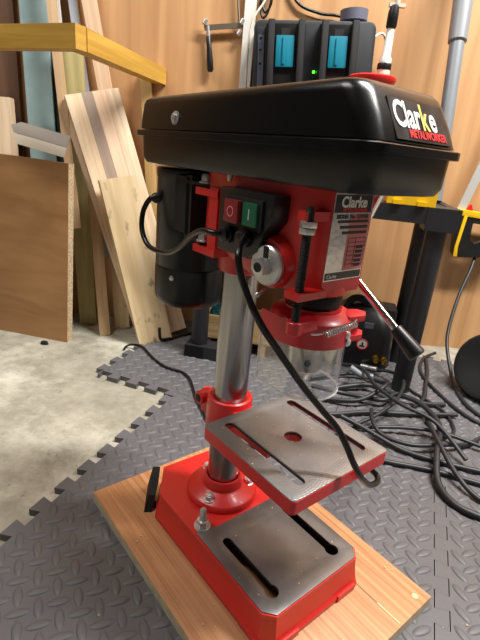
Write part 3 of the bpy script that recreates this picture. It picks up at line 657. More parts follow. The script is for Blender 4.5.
# cords
bm = bm_new(); tube(bm, spline([(0.0545, -0.074, 0.460), (0.0500, -0.083, 0.4605), (0.034, -0.085, 0.4600), (0.007, -0.081, 0.449), (-0.030, -0.074, 0.4265), (-0.066, -0.070, 0.414), (-0.106, -0.072, 0.414), (-0.128, -0.071, 0.432), (-0.1345, -0.066, 0.455), (-0.130, -0.059, 0.471), (-0.1255, -0.054, 0.473)], 10), 0.0034, 12); dp('motor_cord', bm, 'cord')
pc = [(0.0825, -0.074, 0.461), (0.087, -0.071, 0.4659), (0.097, -0.0846, 0.4599), (0.1076, -0.0945, 0.4506), (0.1124, -0.0952, 0.4377), (0.1182, -0.0927, 0.4238), (0.1305, -0.0906, 0.406), (0.14, -0.0844, 0.3896), (0.1485, -0.0744, 0.3727), (0.1576, -0.0598, 0.3503), (0.1666, -0.0441, 0.3276), (0.1778, -0.0265, 0.3042), (0.1893, -0.0121, 0.2846), (0.1991, -0.0053, 0.2674), (0.2082, -0.0007, 0.2503), (0.2135, 0.0091, 0.2325), (0.212, 0.0246, 0.216), (0.209, 0.0441, 0.2008), (0.204, 0.0653, 0.1918), (0.197, 0.0752, 0.1911), (0.19, 0.0706, 0.1985), (0.185, 0.0730, 0.2030), (0.15, 0.10, 0.185), (0.10, 0.20, 0.09), (0.06, 0.26, 0.035), (0.02, 0.32, 0.006)]
bm = bm_new(); tube(bm, spline(pc, 8), 0.0035, 12); dp('power_cord', bm, 'cord')

# black plastic wedge lying against the back of the base
wd = empty('plastic_clip', (0, 0, ZO), 'small black plastic clip leaning against the rear corner of the red base', 'clip', rz=AX)
bm = bm_new(); t = bm_new()
wl = [(-0.0570, -0.0860, 0.0182), (-0.0750, -0.0745, 0.0182), (-0.0870, -0.0640, 0.038), (-0.0920, -0.0530, 0.064), (-0.0790, -0.0630, 0.048), (-0.0640, -0.0760, 0.040)]
off = Vector((-0.0035, -0.0062, 0.0005))
va = [t.verts.new(p) for p in wl]; vb = [t.verts.new(Vector(p)+off*1.6) for p in wl]
t.faces.new(va); t.faces.new(list(reversed(vb)))
for i in range(len(wl)): t.faces.new((va[i], vb[i], vb[(i+1) % 6], va[(i+1) % 6]))
bevel(t, 0.0012, 2); merge(bm, t); finish('blade', bm, 'black_matte', wd, zo=ZO)
bm = bm_new(); box(bm, -0.073, -0.062, -0.0850, -0.076, 0.0182, 0.030, bw=0.002); finish('heel', bm, 'black_matte', wd, zo=ZO)

# sawdust crumbs on the board and the machine
bm = bm_new(); rnd = random.Random(3)
for k in range(70):
    a = rnd.uniform(-0.14, 0.265); s = rnd.uniform(-0.138, 0.142)
    if -0.10 < a < 0.21 and -0.092 < s < 0.092: continue
    r = rnd.uniform(0.0005, 0.0014); w = Matrix.Rotation(AX, 4, 'Z') @ Vector((a, s, 0.0182))
    box(bm, -r, r, -r*0.6, r*0.6, 0, r*0.8, mtx=Matrix.Translation(w) @ Matrix.Rotation(rnd.uniform(0, 3), 4, 'Z'))
for k in range(45):
    a = rnd.uniform(0.06, 0.19); s = rnd.uniform(-0.075, 0.075); top = rnd.random() < 0.55
    if abs(abs(s)-0.052) < 0.009 or (a-0.123)**2+s*s < 0.0002: continue
    r = rnd.uniform(0.0004, 0.0009); w = Matrix.Rotation(AX, 4, 'Z') @ Vector((a, s, 0.2303 if top else 0.0643))
    box(bm, -r, r, -r, r, 0, r, mtx=Matrix.Translation(w))
for k in range(40):
    x = rnd.uniform(-0.32, 0.4); y = rnd.uniform(-0.25, 0.2); r = rnd.uniform(0.0005, 0.0012)
    if Vector((x, y)).length < 0.3 and rnd.random() < 0.8: continue
    if x*0.938-y*0.347 < -0.25: continue
    box(bm, -r, r, -r*0.6, r*0.6, 0, r, mtx=Matrix.Translation((x, y, 0.0004)))
tag(finish('sawdust_crumbs', bm, 'crumb', None, 0), 'pale sawdust crumbs scattered around the drill press', 'sawdust', kind='stuff')
bm = bm_new(); lathe(bm, [(0.003, -0.0118), (0.012, -0.010), (0.009, -0.003), (0.003, -0.001)], 7, Matrix.Translation((-0.535, 0.60, 0)) @ Matrix.Diagonal((1, 0.6, 1, 1))); tag(finish('debris_lump', bm, 'black_matte', None, 30), 'small dark lump of debris on concrete before the brown sheet', 'debris')

# ------------------------------------------------------------------ timber stack on the left
ch = bpy.data.objects.new('chipboard_sheet', None); COL.objects.link(ch)
TL, TR, BL = Vector((-0.745, 0.700, 0.484)), Vector((-0.461, 0.640, 0.484)), Vector((-0.765, 0.684, -0.0115))
zd = (TL-BL); Lc = zd.length; zd.normalize(); xd = TR-TL; xd -= zd*xd.dot(zd); Wc = xd.length; xd.normalize(); yd = zd.cross(xd)
mm = Matrix((xd, yd, zd)).transposed().to_4x4(); mm.translation = BL; ch.matrix_world = mm
tag(ch, 'brown faced chipboard sheet standing in front of the timber', 'board')
bm = bm_new(); box(bm, 0, Wc, 0, 0.0015, 0, Lc); finish('face_veneer', bm, 'chip_face', ch, 0)
bm = bm_new(); box(bm, 0.0005, Wc-0.0005, 0.0015, 0.026, 0.0, Lc-0.0005, bw=0.0008, seg=1); finish('core', bm, 'chip_edge', ch, 0)

plank('laminated_board', (-0.496, 0.722, 0.636), (-0.362, 0.785, 0.628), (-0.277, 0.669, -0.0115), 0.02, None, 'tall pale laminated pine board with one grey-brown stripe', 'board',
      parts=(('lamella', 0.30, 'pine'), ('lamella', 0.20, 'pine_grey'), ('lamella', 0.24, 'pine_pink'), ('lamella', 0.26, 'pine')))
plank('knotty_plank', (-0.392, 0.662, 0.439), (-0.306, 0.708, 0.445), (-0.274, 0.636, -0.0115), 0.021, 'knotty', 'short knotty pine plank leaning in front of the tall laminated board', 'plank')
plank('timber_strip', (-0.511, 0.7395, 0.600), (-0.484, 0.752, 0.608), (-0.292, 0.6865, -0.0115), 0.008, 'pine', 'thin pale strip leaning against the left edge of the laminated board', 'strip')
plank('narrow_plank', (-0.470, 0.775, 0.52), (-0.442, 0.787, 0.52), (-0.408, 0.690, -0.0115), 0.016, 'plank_tan', 'narrow tan plank leaning behind the laminated board beside the green post', 'plank')
plank('dark_plank', (-0.43, 0.825, 0.50), (-0.385, 0.83, 0.50), (-0.385, 0.765, -0.0115), 0.018, 'knotty', 'wider plank in shadow behind the narrow tan plank', 'plank')
plank('upright_post', (-0.522, 0.772, 0.76), (-0.472, 0.778, 0.76), (-0.498, 0.772, -0.0115), 0.036, 'treated', 'greenish treated timber post standing behind the chipboard sheet', 'post')
plank('wall_stud', (-0.330, 0.832, 0.72), (-0.300, 0.836, 0.72), (-0.278, 0.83, -0.0115), 0.02, 'stud', 'pale narrow timber leaning on wall beside the motor', 'timber')
plank('wall_batten', (-0.56, 0.841, 0.455), (-0.21, 0.841, 0.462), (-0.56, 0.841, 0.415), 0.018, 'stud', 'horizontal pine batten fixed low on wall behind the planks', 'batten')
# rack arms
plank('timber_rail', (-0.700, 0.554, 0.737), (-0.352, 0.420, 0.737), (-0.700, 0.554, 0.695), 0.030, 'rail', 'yellow pine rail across the front of the timber rack', 'rail')
plank('timber_rail', (-0.339, 0.448, 0.736), (-0.262, 0.858, 0.757), (-0.339, 0.448, 0.695), 0.034, 'rail', 'yellow pine arm joining the rack rail to the wall', 'rail')
# sheets and mouldings behind the rail
plank('frosted_panel', (-0.646, 0.822, 1.00), (-0.574, 0.823, 1.00), (-0.60, 0.742, -0.0115), 0.006, 'teal_panel', 'pale frosted teal panel standing upright behind the yellow rail', 'panel')
plank('glass_panel', (-0.592, 0.838, 1.00), (-0.545, 0.840, 1.00), (-0.575, 0.765, -0.0115), 0.006, 'teal_dark', 'dark teal panel behind the frosted one', 'panel')
plank('beige_strip', (-0.565, 0.782, 0.98), (-0.541, 0.785, 0.98), (-0.485, 0.704, 0.30), 0.008, 'plank_tan', 'beige strip standing between the teal panels and the post', 'strip')
plank('white_moulding', (-0.540, 0.846, 1.00), (-0.518, 0.846, 1.00), (-0.425, 0.80, 0.20), 0.010, 'white_blue', 'bluish white moulding leaning behind the post', 'moulding')
plank('white_batten', (-0.562, 0.820, 1.00), (-0.548, 0.820, 1.00), (-0.500, 0.79, 0.30), 0.006, 'white', 'slim white batten above the yellow rail beside the teal panels', 'moulding')
plank('tall_plank', (-0.506, 0.826, 1.00), (-0.468, 0.83, 1.00), (-0.356, 0.795, 0.25), 0.012, 'pine_pink', 'tall pale plank rising behind the laminated board to the top', 'plank')
plank('timber_offcut', (-0.76, 0.765, 0.62), (-0.665, 0.772, 0.62), (-0.745, 0.74, -0.0115), 0.03, 'pine', 'pale timber offcut at the left edge behind the chipboard', 'timber')
plank('brown_panel', (-0.95, 0.832, 1.1), (-0.668, 0.838, 1.1), (-0.95, 0.825, -0.0115), 0.012, 'plank_brown', 'dark brown panel against the wall at the far left', 'panel')
# folded metal angle resting on the sheet
d0 = Vector((-0.612, 0.676, 0.536)); d1 = Vector((-0.468, 0.652, 0.511)); e = (d1-d0).normalized(); Ls = (d1-d0).length
a1 = Vector((0.05, 0.35, 0.9)); a1 = (a1-e*a1.dot(e)).normalized(); nrm = e.cross(a1)
an = bpy.data.objects.new('metal_angle', None); COL.objects.link(an); tag(an, 'grey and cream folded metal angle resting on top of the chipboard sheet', 'metal strip')
mm = Matrix((e, nrm, a1)).transposed().to_4x4(); mm.translation = d0; an.matrix_world = mm
bm = bm_new(); prism(bm, [(0.0, 0.0), (Ls, 0.0), (Ls, 0.030), (0.012, 0.030), (-0.012, 0.016)], 0, 0.0015, mtx=Matrix(((1, 0, 0, 0), (0, 0, 1, 0), (0, 1, 0, 0), (0, 0, 0, 1)))); finish('upper_flange', bm, 'aluminium', an, 0)
rr = Matrix.Rotation(R(38), 4, 'X')
bm = bm_new(); prism(bm, [(-0.012, 0.016), (0.0, 0.0), (0.0, -0.001), (Ls, -0.001), (Ls, -0.026), (0.015, -0.026)], 0, 0.0015, mtx=Matrix(((1, 0, 0, 0), (0, 0, 1, 0), (0, 1, 0, 0), (0, 0, 0, 1)))); finish('lower_flange', bm, 'cream', an, 0)

# ------------------------------------------------------------------ bench
BA = R(-11.1)
B = empty('plastic_bench', (-0.103, 0.605, 0), 'black plastic shelf bench with round legs behind the drill', 'bench', rz=BA)
bm = bm_new(); box(bm, -0.035, 0.560, -0.012, 0.215, 0.452, 0.460, bw=0.002); box(bm, -0.040, 0.582, -0.030, -0.018, 0.424, 0.4605, bw=0.003); box(bm, -0.040, 0.582, 0.215, 0.227, 0.424, 0.4605, bw=0.003)
box(bm, 0.565, 0.582, -0.030, 0.227, 0.424, 0.4605, bw=0.003); box(bm, -0.040, -0.028, -0.030, 0.227, 0.424, 0.4605, bw=0.003); finish('shelf', bm, 'shelf', B)
for lx in (0.0, 0.545):
    for ly in (0.0, 0.19):
        bm = bm_new(); lathe(bm, [(0.0215, 0.0), (0.0225, 0.003), (0.0235, 0.42)], 28, Matrix.Translation((lx, ly, 0))); finish('leg', bm, 'shelf', B)
        bm = bm_new(); x0 = lx-0.030 if lx < 0.1 else lx-0.034; box(bm, x0, x0+0.071, ly-0.031, ly+0.037, 0.411, 0.4615, bw=0.005); finish('corner_block', bm, 'shelf', B)
bm = bm_new(); box(bm, -0.032, 0.12, -0.03, 0.022, 0.0003, 0.036, bw=0.006); box(bm, -0.032, 0.022, -0.03, 0.21, 0.0003, 0.034, bw=0.006); finish('foot_rail', bm, 'shelf', B)

# crate with teal tools
CR = empty('wooden_crate', (-0.104, 0.622, 0.003), 'small pine crate beneath the bench behind the column', 'crate', rz=R(-8))
for k in range(3):
    bm = bm_new(); box(bm, 0.005, 0.20, 0.022, 0.032, 0.0365+0.022*k, 0.0575+0.022*k, bw=0.001, seg=1); finish('slat', bm, 'crate', CR, 0)
    bm = bm_new(); box(bm, 0.005, 0.20, 0.118, 0.128, 0.0365+0.022*k, 0.0575+0.022*k, bw=0.001, seg=1); finish('slat', bm, 'crate', CR, 0)
for xx in (0.005, 0.191):
    bm = bm_new(); prism(bm, [(0.032, 0.0365), (0.118, 0.0365), (0.118, 0.108), (0.065, 0.108), (0.032, 0.1025)], xx, xx+0.009, mtx=Matrix(((0, 0, 1, 0), (1, 0, 0, 0), (0, 1, 0, 0), (0, 0, 0, 1)))); finish('end_panel', bm, 'crate', CR, 0)
bm = bm_new(); box(bm, 0.005, 0.20, 0.022, 0.128, 0.0345, 0.0385); finish('bottom', bm, 'crate', CR, 0)
for xx in (0.06, 0.165):
    bm = bm_new(); box(bm, xx, xx+0.02, 0.024, 0.126, -0.0025, 0.0345); finish('runner', bm, 'crate', CR, 0)
def battery(x, y, z, rz, label):
    o = empty('power_tool_battery', (x, y, z), label, 'battery', 'teal batteries in the crate', rz)
    bm = bm_new(); box(bm, -0.022, 0.022, -0.032, 0.032, 0.0, 0.062, bw=0.006); finish('case', bm, 'teal_tool', o)
    bm = bm_new(); box(bm, -0.015, 0.015, -0.026, 0.026, 0.0615, 0.078, bw=0.003); finish('terminal_block', bm, 'teal_tool', o)
battery(-0.056, 0.690, 0.0418, R(10), 'teal power tool battery at the left end of the pine crate')
battery(0.025, 0.676, 0.0418, R(-12), 'teal power tool battery in the crate to the right of the column')

# white cup by the wall
bm = bm_new(); ring_lathe(bm, [(0.018, 0.0), (0.0195, 0.0), (0.0225, 0.10), (0.021, 0.10)], 24, Matrix.Translation((-0.222, 0.79, 0.0))); bm2 = bm; lathe(bm2, [(0.018, 0.0003), (0.018, 0.002)], 24, Matrix.Translation((-0.222, 0.79, 0)))
tag(finish('white_cup', bm, 'white', None, loc=(-0.222, 0.79, 0.0)), 'white plastic cup on the floor behind the motor', 'cup')

# dual battery charger on the wall
CX = Matrix(((1, 0, 0, 0), (0, 0, -1, 0.86), (0, 1, 0, 0), (0, 0, 0, 1)))     # x, z(plan y), depth towards viewer
ct = R(3.6)
G = empty('battery_charger', (0.125, 0.86, 0.765), 'black two-port battery charger with teal inserts mounted on the wall', 'battery charger')
G.rotation_euler = (0, -ct, 0)
V = Matrix(((1, 0, 0, 0), (0, 0, -1, 0), (0, 1, 0, 0), (0, 0, 0, 1)))
def gp(name, poly, d0, d1, mat, parent=None, bw=0.003):
    bm = bm_new(); prism(bm, poly, d0, d1, mtx=V, bw=bw); return finish(name, bm, mat, parent or G)
gp('body', rrect(-0.148, 0.150, -0.085, 0.088, 0.018, 4), 0.0, 0.125, 'charger', bw=0.006)
gp('control_panel', rrect(-0.140, -0.120, -0.075, 0.070, 0.004, 3), 0.125, 0.127, 'charger', bw=0.0008)
cp = gp('panel_print', rrect(-0.137, -0.123, -0.060, 0.055, 0.002, 2), 0.127, 0.1275, 'slate', bw=0)
for k, zz in enumerate((0.045, 0.035, 0.020, 0.012, -0.010, -0.020)):
    gp('indicator', rrect(-0.134, -0.128, zz, zz+0.004, 0.0005, 1), 0.1275, 0.1283, 'teal' if k % 2 else 'black', cp, 0)
for bx_ in (-0.118, 0.010):
    w = 0.096
    by_ = gp('battery_bay', rrect(bx_, bx_+w, -0.084, 0.078, 0.004, 3), 0.125, 0.142, 'black', bw=0.003)
    for rx in (bx_+0.004, bx_+w-0.020): gp('bay_rail', rrect(rx, rx+0.016, -0.07, 0.082, 0.002, 2), 0.142, 0.158, 'black_matte', by_, 0.002)
    tl = gp('teal_insert', rrect(bx_+0.024, bx_+w-0.028, -0.018, 0.050, 0.002, 2), 0.142, 0.150, 'teal', by_, 0.0015)
    gp('insert_rib', rrect(bx_+0.0400, bx_+0.0470, -0.012, 0.046, 0.001, 2), 0.150, 0.1525, 'teal', tl, 0.001)
    gp('release_notch', rrect(bx_+0.036, bx_+w-0.038, 0.048, 0.066, 0.001, 2), 0.142, 0.1435, 'black_matte', by_, 0)
bm = bm_new(); lathe(bm, [(0.0032, 0.0), (0.0032, 0.002), (0.001, 0.0035)], 14, V @ Matrix.Translation((0.004, -0.024, 0.125))); finish('status_light', bm, 'green_led', G)
# grey cap on the charger
bm = bm_new(); ring_lathe(bm, [(0.0, 0.0), (0.030, 0.0), (0.033, 0.003), (0.034, 0.026), (0.031, 0.026), (0.029, 0.005), (0.0, 0.004)], 28)
o = finish('round_tub', bm, 'slate', None); o.location = (0.216, 0.765, 0.8605); o.rotation_euler = (0, -ct, 0); tag(o, 'slate grey round tub sitting on top of the battery charger', 'tub')

# red can with white spout on the bench
K = empty('oil_can', (0.250, 0.60, 0.4605), 'red round can with a white spout rising behind the belt cover', 'can')
def kp(name, prof, mat): 
    bm = bm_new(); lathe(bm, prof, 32); return finish(name, bm, mat, K)
kp('body', [(0.045, 0.0), (0.048, 0.002), (0.048, 0.246), (0.050, 0.250)], 'red_can')
kp('lid', [(0.050, 0.249), (0.0525, 0.252), (0.0525, 0.2585), (0.050, 0.261), (0.025, 0.264), (0.012, 0.264)], 'red_can')
bm = bm_new(); sx = 0.022
lathe(bm, [(0.014, 0.262), (0.014, 0.275), (0.013, 0.277)], 20, Matrix.Translation((sx, 0, 0))); finish('neck', bm, 'cream', K)
bm = bm_new(); lathe(bm, [(0.0150, 0.277), (0.0155, 0.279), (0.0155, 0.287), (0.0145, 0.289)], 20, Matrix.Translation((sx, 0, 0))); finish('neck_band', bm, 'black', K)
bm = bm_new(); lathe(bm, [(0.013, 0.289), (0.013, 0.298), (0.0095, 0.304), (0.0080, 0.356), (0.007, 0.358)], 20, Matrix.Translation((sx, 0, 0))); finish('spout', bm, 'white', K)
bm = bm_new(); lathe(bm, [(0.009, 0.356), (0.0115, 0.360), (0.0115, 0.385), (0.009, 0.398), (0.006, 0.400)], 16, Matrix.Translation((sx, 0, 0))); finish('nozzle', bm, 'black', K)
bm = bm_new(); lathe(bm, [(0.006, 0.399), (0.0065, 0.402), (0.005, 0.42)], 12, Matrix.Translation((sx+0.004, 0, 0))); box(bm, sx-0.012, sx+0.022, -0.005, 0.005, 0.396, 0.403, bw=0.001); finish('tip', bm, 'cream', K)

# yellow case on the bench front
Yc = empty('yellow_case', (0.36, 0.508, 0.4610), 'small yellow plastic case on the bench below the belt cover', 'case', rz=BA)
bm = bm_new(); box(bm, -0.052, 0.052, -0.022, 0.05, 0.0005, 0.048, bw=0.003); finish('body', bm, 'yellow', Yc)
for xx in (-0.030, 0.022):
    bm = bm_new(); box(bm, xx-0.009, xx+0.009, -0.0285, -0.0215, -0.0000+0.0005, 0.010, bw=0.0012); finish('latch', bm, 'yellow', Yc)

# grey pipe standing on the bench and leaning on the wall
P = empty('grey_pipe', (0.462, 0.63, 0.4605), 'grey plastic pipe leaning on the wall to the right of the belt cover', 'pipe')
pd = Vector((0.012, 0.172, 0.60)); 
bm = bm_new(); tube(bm, [Vector((0, 0, 0.004)), pd*0.72], 0.0172, 24); finish('tube', bm, 'grey_pvc', P)
bm = bm_new(); tube(bm, [pd*0.62, pd*0.625, pd*1.02], 0.0188, 24, 0.025); finish('sleeve', bm, 'grey_sleeve', P)

# white trunking on wall
bm = bm_new(); box(bm, -0.058, -0.028, 0.838, 0.8598, 0.30, 1.5, bw=0.002); tag(finish('cable_trunking', bm, 'white', None), 'white vertical cable trunking on wall left of the charger', 'trunking')

# coping saw on the wall
S = empty('coping_saw', (-0.15, 0.845, 0.84), 'coping saw with a black handle hanging on the plywood wall', 'saw')
bm = bm_new(); ax_ = Vector((0.13, 0, -1)); lathe(bm, [(0.004, 0.018), (0.0065, 0.022), (0.0070, 0.05), (0.0088, 0.075), (0.0088, 0.098), (0.006, 0.105)], 18, frame((-0.002, 0, 0.0), ax_)); finish('handle', bm, 'black', S)
bm = bm_new(); lathe(bm, [(0.0052, -0.004), (0.0052, 0.020)], 14, frame((-0.002, 0, 0.0), ax_)); finish('ferrule', bm, 'zinc', S)
bm = bm_new(); box(bm, -0.012, 0.092, -0.003, 0.003, -0.006, 0.006, mtx=Matrix.Rotation(R(-8), 4, 'Y'), bw=0.001); finish('frame', bm, 'nickel', S)
bm = bm_new(); tube(bm, [(0.082, 0.0, 0.012), (0.075, 0, 0.05), (0.068, 0, 0.12)], 0.003, 10); finish('frame_arm', bm, 'nickel', S)
for px_, pz_ in ((-0.010, 0.012), (0.088, 0.020), (0.082, -0.006)):
    bm = bm_new(); lathe(bm, [(0.003, -0.008), (0.006, -0.006), (0.006, 0.006), (0.003, 0.008)], 12, frame((px_, -0.004, pz_), (0.6, 0, 1))); finish('wing_screw', bm, 'zinc', S)

# yellow and black saw on the wall
W = empty('hand_saw', (0.628, 0.83, 0.362), 'yellow and black hand saw hanging on the wall at the right edge', 'saw')
V2 = Matrix(((1, 0, 0, 0), (0, 0, -1, 0), (0, 1, 0, 0), (0, 0, 0, 1)))
bm = bm_new(); prism(bm, [(-0.022, 0.072), (0.13, 0.062), (0.15, -0.02), (0.12, -0.055), (0.0, -0.062), (-0.012, -0.05), (-0.018, 0.0)], 0.0, 0.022, holes=[[(0.028, 0.040), (0.105, 0.036), (0.105, 0.002), (0.075, -0.006), (0.045, -0.018), (0.030, -0.004)]], mtx=V2, bw=0.003); finish('handle', bm, 'black', W)
bm = bm_new(); prism(bm, [(-0.024, 0.060), (0.135, 0.048), (0.135, 0.066), (-0.026, 0.078)], -0.001, 0.024, mtx=V2, bw=0.002); finish('top_bar', bm, 'yellow', W)
bm = bm_new(); prism(bm, [(-0.004, 0.062), (0.006, 0.060), (0.000, -0.030), (0.004, -0.060), (-0.008, -0.060), (-0.010, -0.030)], 0.020, 0.0245, mtx=V2, bw=0.001); finish('side_bar', bm, 'yellow', W)
bm = bm_new(); prism(bm, [(0.002, 0.075), (0.014, 0.092), (0.022, 0.075)], 0.002, 0.014, mtx=V2, bw=0.001); finish('blade_lock', bm, 'red_can', W)
bm = bm_new(); prism(bm, [(-0.025, 0.076), (0.0, 0.074), (0.090, 0.46), (0.066, 0.46)], 0.008, 0.012, mtx=V2); finish('blade', bm, 'saw_steel', W)

# black machine behind the guard
Q = empty('black_compressor', (0.344, 0.665, 0.0), 'black compressor with round warning sticker and brass fittings behind the guard', 'compressor', rz=R(-12))
bm = bm_new()
def ql(z, x0, x1, y0, y1, r): return [(x, y, z) for x, y in rrect(x0, x1, y0, y1, r, 5)]
loft(bm, [ql(0.0008, -0.085, 0.085, -0.06, 0.08, 0.02), ql(0.02, -0.095, 0.095, -0.068, 0.085, 0.03), ql(0.10, -0.095, 0.092, -0.066, 0.085, 0.035), ql(0.145, -0.078, 0.080, -0.045, 0.08, 0.035), ql(0.168, -0.045, 0.060, -0.02, 0.07, 0.03), ql(0.176, -0.03, 0.045, -0.01, 0.06, 0.02)]); qb = finish('housing', bm, 'black', Q)
bm = bm_new(); tube(bm, spline([(-0.045, -0.01, 0.150), (-0.035, -0.012, 0.182), (-0.01, -0.012, 0.190), (0.02, -0.01, 0.17)]), 0.010, 12); finish('carry_handle', bm, 'black_matte', Q)
bm = bm_new(); prism(bm, rrect(0.045, 0.092, -0.02, 0.06, 0.01, 4), 0.09, 0.17, bw=0.004); finish('side_cover', bm, 'black_matte', Q)
bm = bm_new(); box(bm, 0.010, 0.034, -0.056, -0.046, 0.118, 0.136, bw=0.002); finish('switch', bm, 'slate', Q)
bm = bm_new(); lathe(bm, [(0.0, 0.0), (0.0155, 0.0), (0.0155, 0.0008), (0.0, 0.0008)], 28, frame((0.012, -0.0685, 0.078), (0, -1, 0.02)), cap=False); wsk = finish('warning_sticker', bm, 'ink_white', Q)
bm = bm_new(); ring_lathe(bm, [(0.0125, 0.0008), (0.0155, 0.0008), (0.0155, 0.0012), (0.0125, 0.0012)], 28, frame((0.012, -0.0685, 0.078), (0, -1, 0.02))); finish('red_ring', bm, 'ink_red', wsk)
bm = bm_new(); mmw = frame((0.012, -0.0697, 0.078), (0, -1, 0.02)); box(bm, -0.007, 0.007, -0.007, -0.003, 0, 0.0005, mtx=mmw); box(bm, -0.0015, 0.0025, -0.004, 0.006, 0, 0.0005, mtx=mmw); finish('pictogram', bm, 'ink_black', wsk, 0)
for fx_, fz_ in ((0.052, 0.046), (0.074, 0.044)):
    bm = bm_new(); mmf = frame((fx_, -0.066, fz_), (0.1, -1, 0)); hexa(bm, 0.0085, 0, 0.008, mmf); lathe(bm, [(0.006, 0.007), (0.006, 0.016), (0.0075, 0.017), (0.0075, 0.024), (0.004, 0.026)], 16, mmf); finish('brass_fitting', bm, 'brass', Q)
bm = bm_new(); tube(bm, [(0.02, -0.075, 0.018), (0.06, -0.09, 0.022)], 0.006, 12); finish('hose_connector', bm, 'zinc', Q)

# black drum at the right edge
Z = empty('cable_drum', (0.640, 0.495, 0.0), 'black round drum lying by the wall at the right edge', 'drum')
zm = frame((0.0, 0.0, 0.0855), (-0.80, -0.52, 0.30))
bm = bm_new(); lathe(bm, [(0.05, -0.06), (0.080, -0.052), (0.087, -0.025), (0.087, 0.012), (0.080, 0.022), (0.068, 0.022), (0.03, 0.010)], 40, zm); finish('shell', bm, 'black_matte', Z)
bm = bm_new(); ring_lathe(bm, [(0.0870, -0.006), (0.0888, -0.004), (0.0888, 0.004), (0.0870, 0.006)], 40, zm); finish('rim_band', bm, 'slate', Z)

# ------------------------------------------------------------------ cables
def cable(pts, r, label, mat='cord_grey', group=None, name='cable'):
    bm = bm_new(); tube(bm, spline(pts, 7), r, 10); return tag(finish(name, bm, mat, None, loc=pts[0]), label, 'cable', group)
g = 'cables tangled on the foam mat'
z1, z2, z3 = 0.0095, 0.018, 0.027
def fl_(pts, zs):
    if not isinstance(zs, (list, tuple)): zs = [zs]*len(pts)
    return [(x, y, z) for (x, y), z in zip(pts, zs)]
cable(fl_([(0.47, 0.04), (0.431, 0.055), (0.398, 0.082), (0.388, 0.129), (0.408, 0.196), (0.444, 0.275), (0.453, 0.334), (0.432, 0.399), (0.378, 0.447), (0.338, 0.475), (0.257, 0.459)], [0.007, 0.007, 0.007, 0.012, z3, z3, z3, z3, z2, z2, z1]), 0.0062, 'thickest black cable curving down to the right edge in front of the tangle', group=g)
cable(fl_([(0.262, 0.205), (0.307, 0.184), (0.392, 0.169), (0.469, 0.143), (0.56, 0.11)], 0.006), 0.0048, 'straight black cable running right from the corner of the drill table', group=g)
cable(fl_([(0.22, 0.26), (0.26, 0.279), (0.324, 0.32), (0.384, 0.382), (0.427, 0.476), (0.42, 0.541), (0.387, 0.57)], [z2, z2, z3, z3+0.01, z3+0.01, z3, z2]), 0.0042, 'grey cable arching up in a loop beside the bench leg', group=g)
cable(fl_([(0.22, 0.288), (0.269, 0.288), (0.383, 0.291), (0.466, 0.278), (0.56, 0.235)], [z1, z1, z2, z2, z1]), 0.0042, 'upper black cable crossing the tangle towards the right edge', group=g)
cable(fl_([(0.238, 0.294), (0.284, 0.271), (0.35, 0.226), (0.409, 0.199), (0.485, 0.177), (0.57, 0.16)], [0.03, 0.02, 0.0075, 0.0075, 0.0075, 0.0075]), 0.0052, 'thick black cable slanting from behind the drill table to the right', group=g)
cable(fl_([(0.425, 0.306), (0.419, 0.226), (0.426, 0.151), (0.449, 0.101), (0.50, 0.05)], [0.036, 0.036, 0.02, 0.007, 0.007]), 0.0048, 'black cable dropping over the others beside the thickest one', group=g)
cable(fl_([(0.315, 0.339), (0.306, 0.29), (0.32, 0.255), (0.369, 0.229), (0.438, 0.239), (0.499, 0.262), (0.54, 0.29)], [z3, z3, z2, z2, z2, z1, z1]), 0.0045, 'black cable bending in a wide U behind the drill table', group=g)
cable(fl_([(0.20, 0.33), (0.236, 0.334), (0.317, 0.357), (0.406, 0.364), (0.528, 0.38)], [z1, z1, z1, z1, z1]), 0.0050, 'black cable lying flat across the back of the tangle', group=g)
cable(fl_([(0.57, 0.70), (0.545, 0.62), (0.505, 0.52), (0.475, 0.45), (0.43, 0.40)], [0.006]*5), 0.0050, 'black cable running along the floor to the right of the bench leg', group=g)
cable(fl_([(0.289, 0.56), (0.325, 0.50), (0.339, 0.41), (0.376, 0.333), (0.434, 0.284), (0.47, 0.20)], [0.03, 0.05, 0.05, 0.05, 0.042, 0.014]), 0.0045, 'black cable descending from the compressor into the tangle', group=g)
cable(fl_([(0.62, 0.76), (0.56, 0.70), (0.522, 0.60), (0.53, 0.479), (0.555, 0.387), (0.60, 0.33)], [0.005]*6), 0.0045, 'black cable from the wall passing beside the drum', group=g)
cable(fl_([(0.432, 0.555), (0.457, 0.493), (0.482, 0.446), (0.506, 0.389), (0.496, 0.316), (0.458, 0.285), (0.42, 0.30)], [z2, 0.006, 0.006, 0.006, 0.006, 0.008, 0.03]), 0.0034, 'thin black cable making a round bend right of the tangle', group=g)
cable([(0.705, 0.845, 0.33), (0.68, 0.80, 0.27), (0.64, 0.75, 0.19), (0.605, 0.68, 0.09), (0.60, 0.60, 0.02), (0.585, 0.52, 0.006), (0.58, 0.42, 0.006), (0.62, 0.34, 0.006)], 0.0048, 'grey cable hanging down the wall beside the hand saw to the floor', mat='cord_grey')
cable(fl_([(0.19, 0.42), (0.25, 0.40), (0.31, 0.41), (0.36, 0.40), (0.40, 0.43), (0.46, 0.42), (0.52, 0.43)], [0.03, 0.03, 0.018, 0.02, 0.024, 0.010, 0.006]), 0.0055, 'black hose winding through the back of the tangle near the guard', group=g)
cable(fl_([(0.20, 0.50), (0.27, 0.53), (0.33, 0.54), (0.38, 0.50), (0.37, 0.43), (0.30, 0.39), (0.22, 0.40)], [0.01, 0.012, 0.014, 0.016, 0.046, 0.02, 0.01]), 0.0050, 'black cable looped in front of the compressor', group=g)
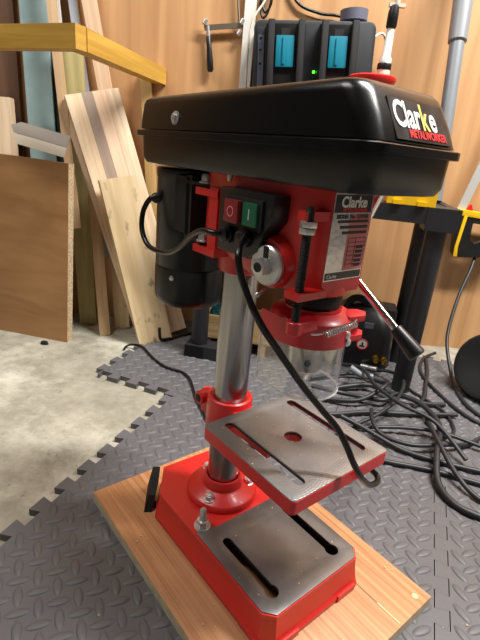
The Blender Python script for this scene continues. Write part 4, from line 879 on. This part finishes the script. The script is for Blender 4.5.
cable([(0.295, 0.50, 0.05), (0.325, 0.49, 0.036), (0.352, 0.485, 0.036)], 0.0085, 'grey connector plug lying in the tangle below the brass fittings', mat='grey_pvc', name='cable_connector')

# lead on the floor at left
cable([(-0.140, 0.74, 0.005), (-0.175, 0.705, 0.005), (-0.205, 0.672, 0.006), (-0.220, 0.656, 0.012), (-0.222, 0.648, 0.035), (-0.2225, 0.647, 0.050)], 0.0045, 'short black lead with raised end beside the knotty plank', mat='cord')
cable([(-0.312, 0.602, -0.006), (-0.310, 0.616, -0.004), (-0.298, 0.624, 0.0), (-0.262, 0.607, 0.005), (-0.218, 0.543, 0.005), (-0.177, 0.498, 0.005), (-0.130, 0.476, 0.005), (-0.105, 0.44, 0.005), (-0.084, 0.37, 0.005), (-0.061, 0.309, 0.005), (-0.035, 0.25, 0.005), (0.02, 0.20, 0.005), (0.10, 0.19, 0.005)], 0.0032, 'black lead snaking from the concrete over the mats behind the column', mat='cord')
# leads around the charger
cable([(0.272, 0.80, 0.835), (0.300, 0.81, 0.855), (0.318, 0.825, 0.835), (0.322, 0.84, 0.77), (0.318, 0.845, 0.68), (0.31, 0.845, 0.50)], 0.0030, 'thin white lead curling down the right side of the charger', mat='white')
cable([(0.03, 0.852, 0.99), (0.075, 0.85, 0.918), (0.135, 0.85, 0.897), (0.18, 0.85, 0.895), (0.235, 0.85, 0.89)], 0.0038, 'black lead running along the wall above the charger', mat='cord')
cable([(-0.012, 0.845, 0.99), (-0.020, 0.843, 0.93), (-0.005, 0.84, 0.885), (0.010, 0.838, 0.91), (0.0, 0.842, 0.95), (-0.018, 0.846, 0.91), (-0.010, 0.84, 0.873), (0.004, 0.84, 0.89), (0.015, 0.846, 0.96), (0.012, 0.848, 1.02)], 0.0032, 'black lead coiled above the left end of the charger', mat='cord')
cable([(0.02, 0.835, 0.99), (-0.005, 0.82, 0.91), (-0.032, 0.805, 0.86), (-0.040, 0.80, 0.80), (-0.038, 0.80, 0.70)], 0.0028, 'thin pale lead crossing the trunking beside the charger', mat='cream')
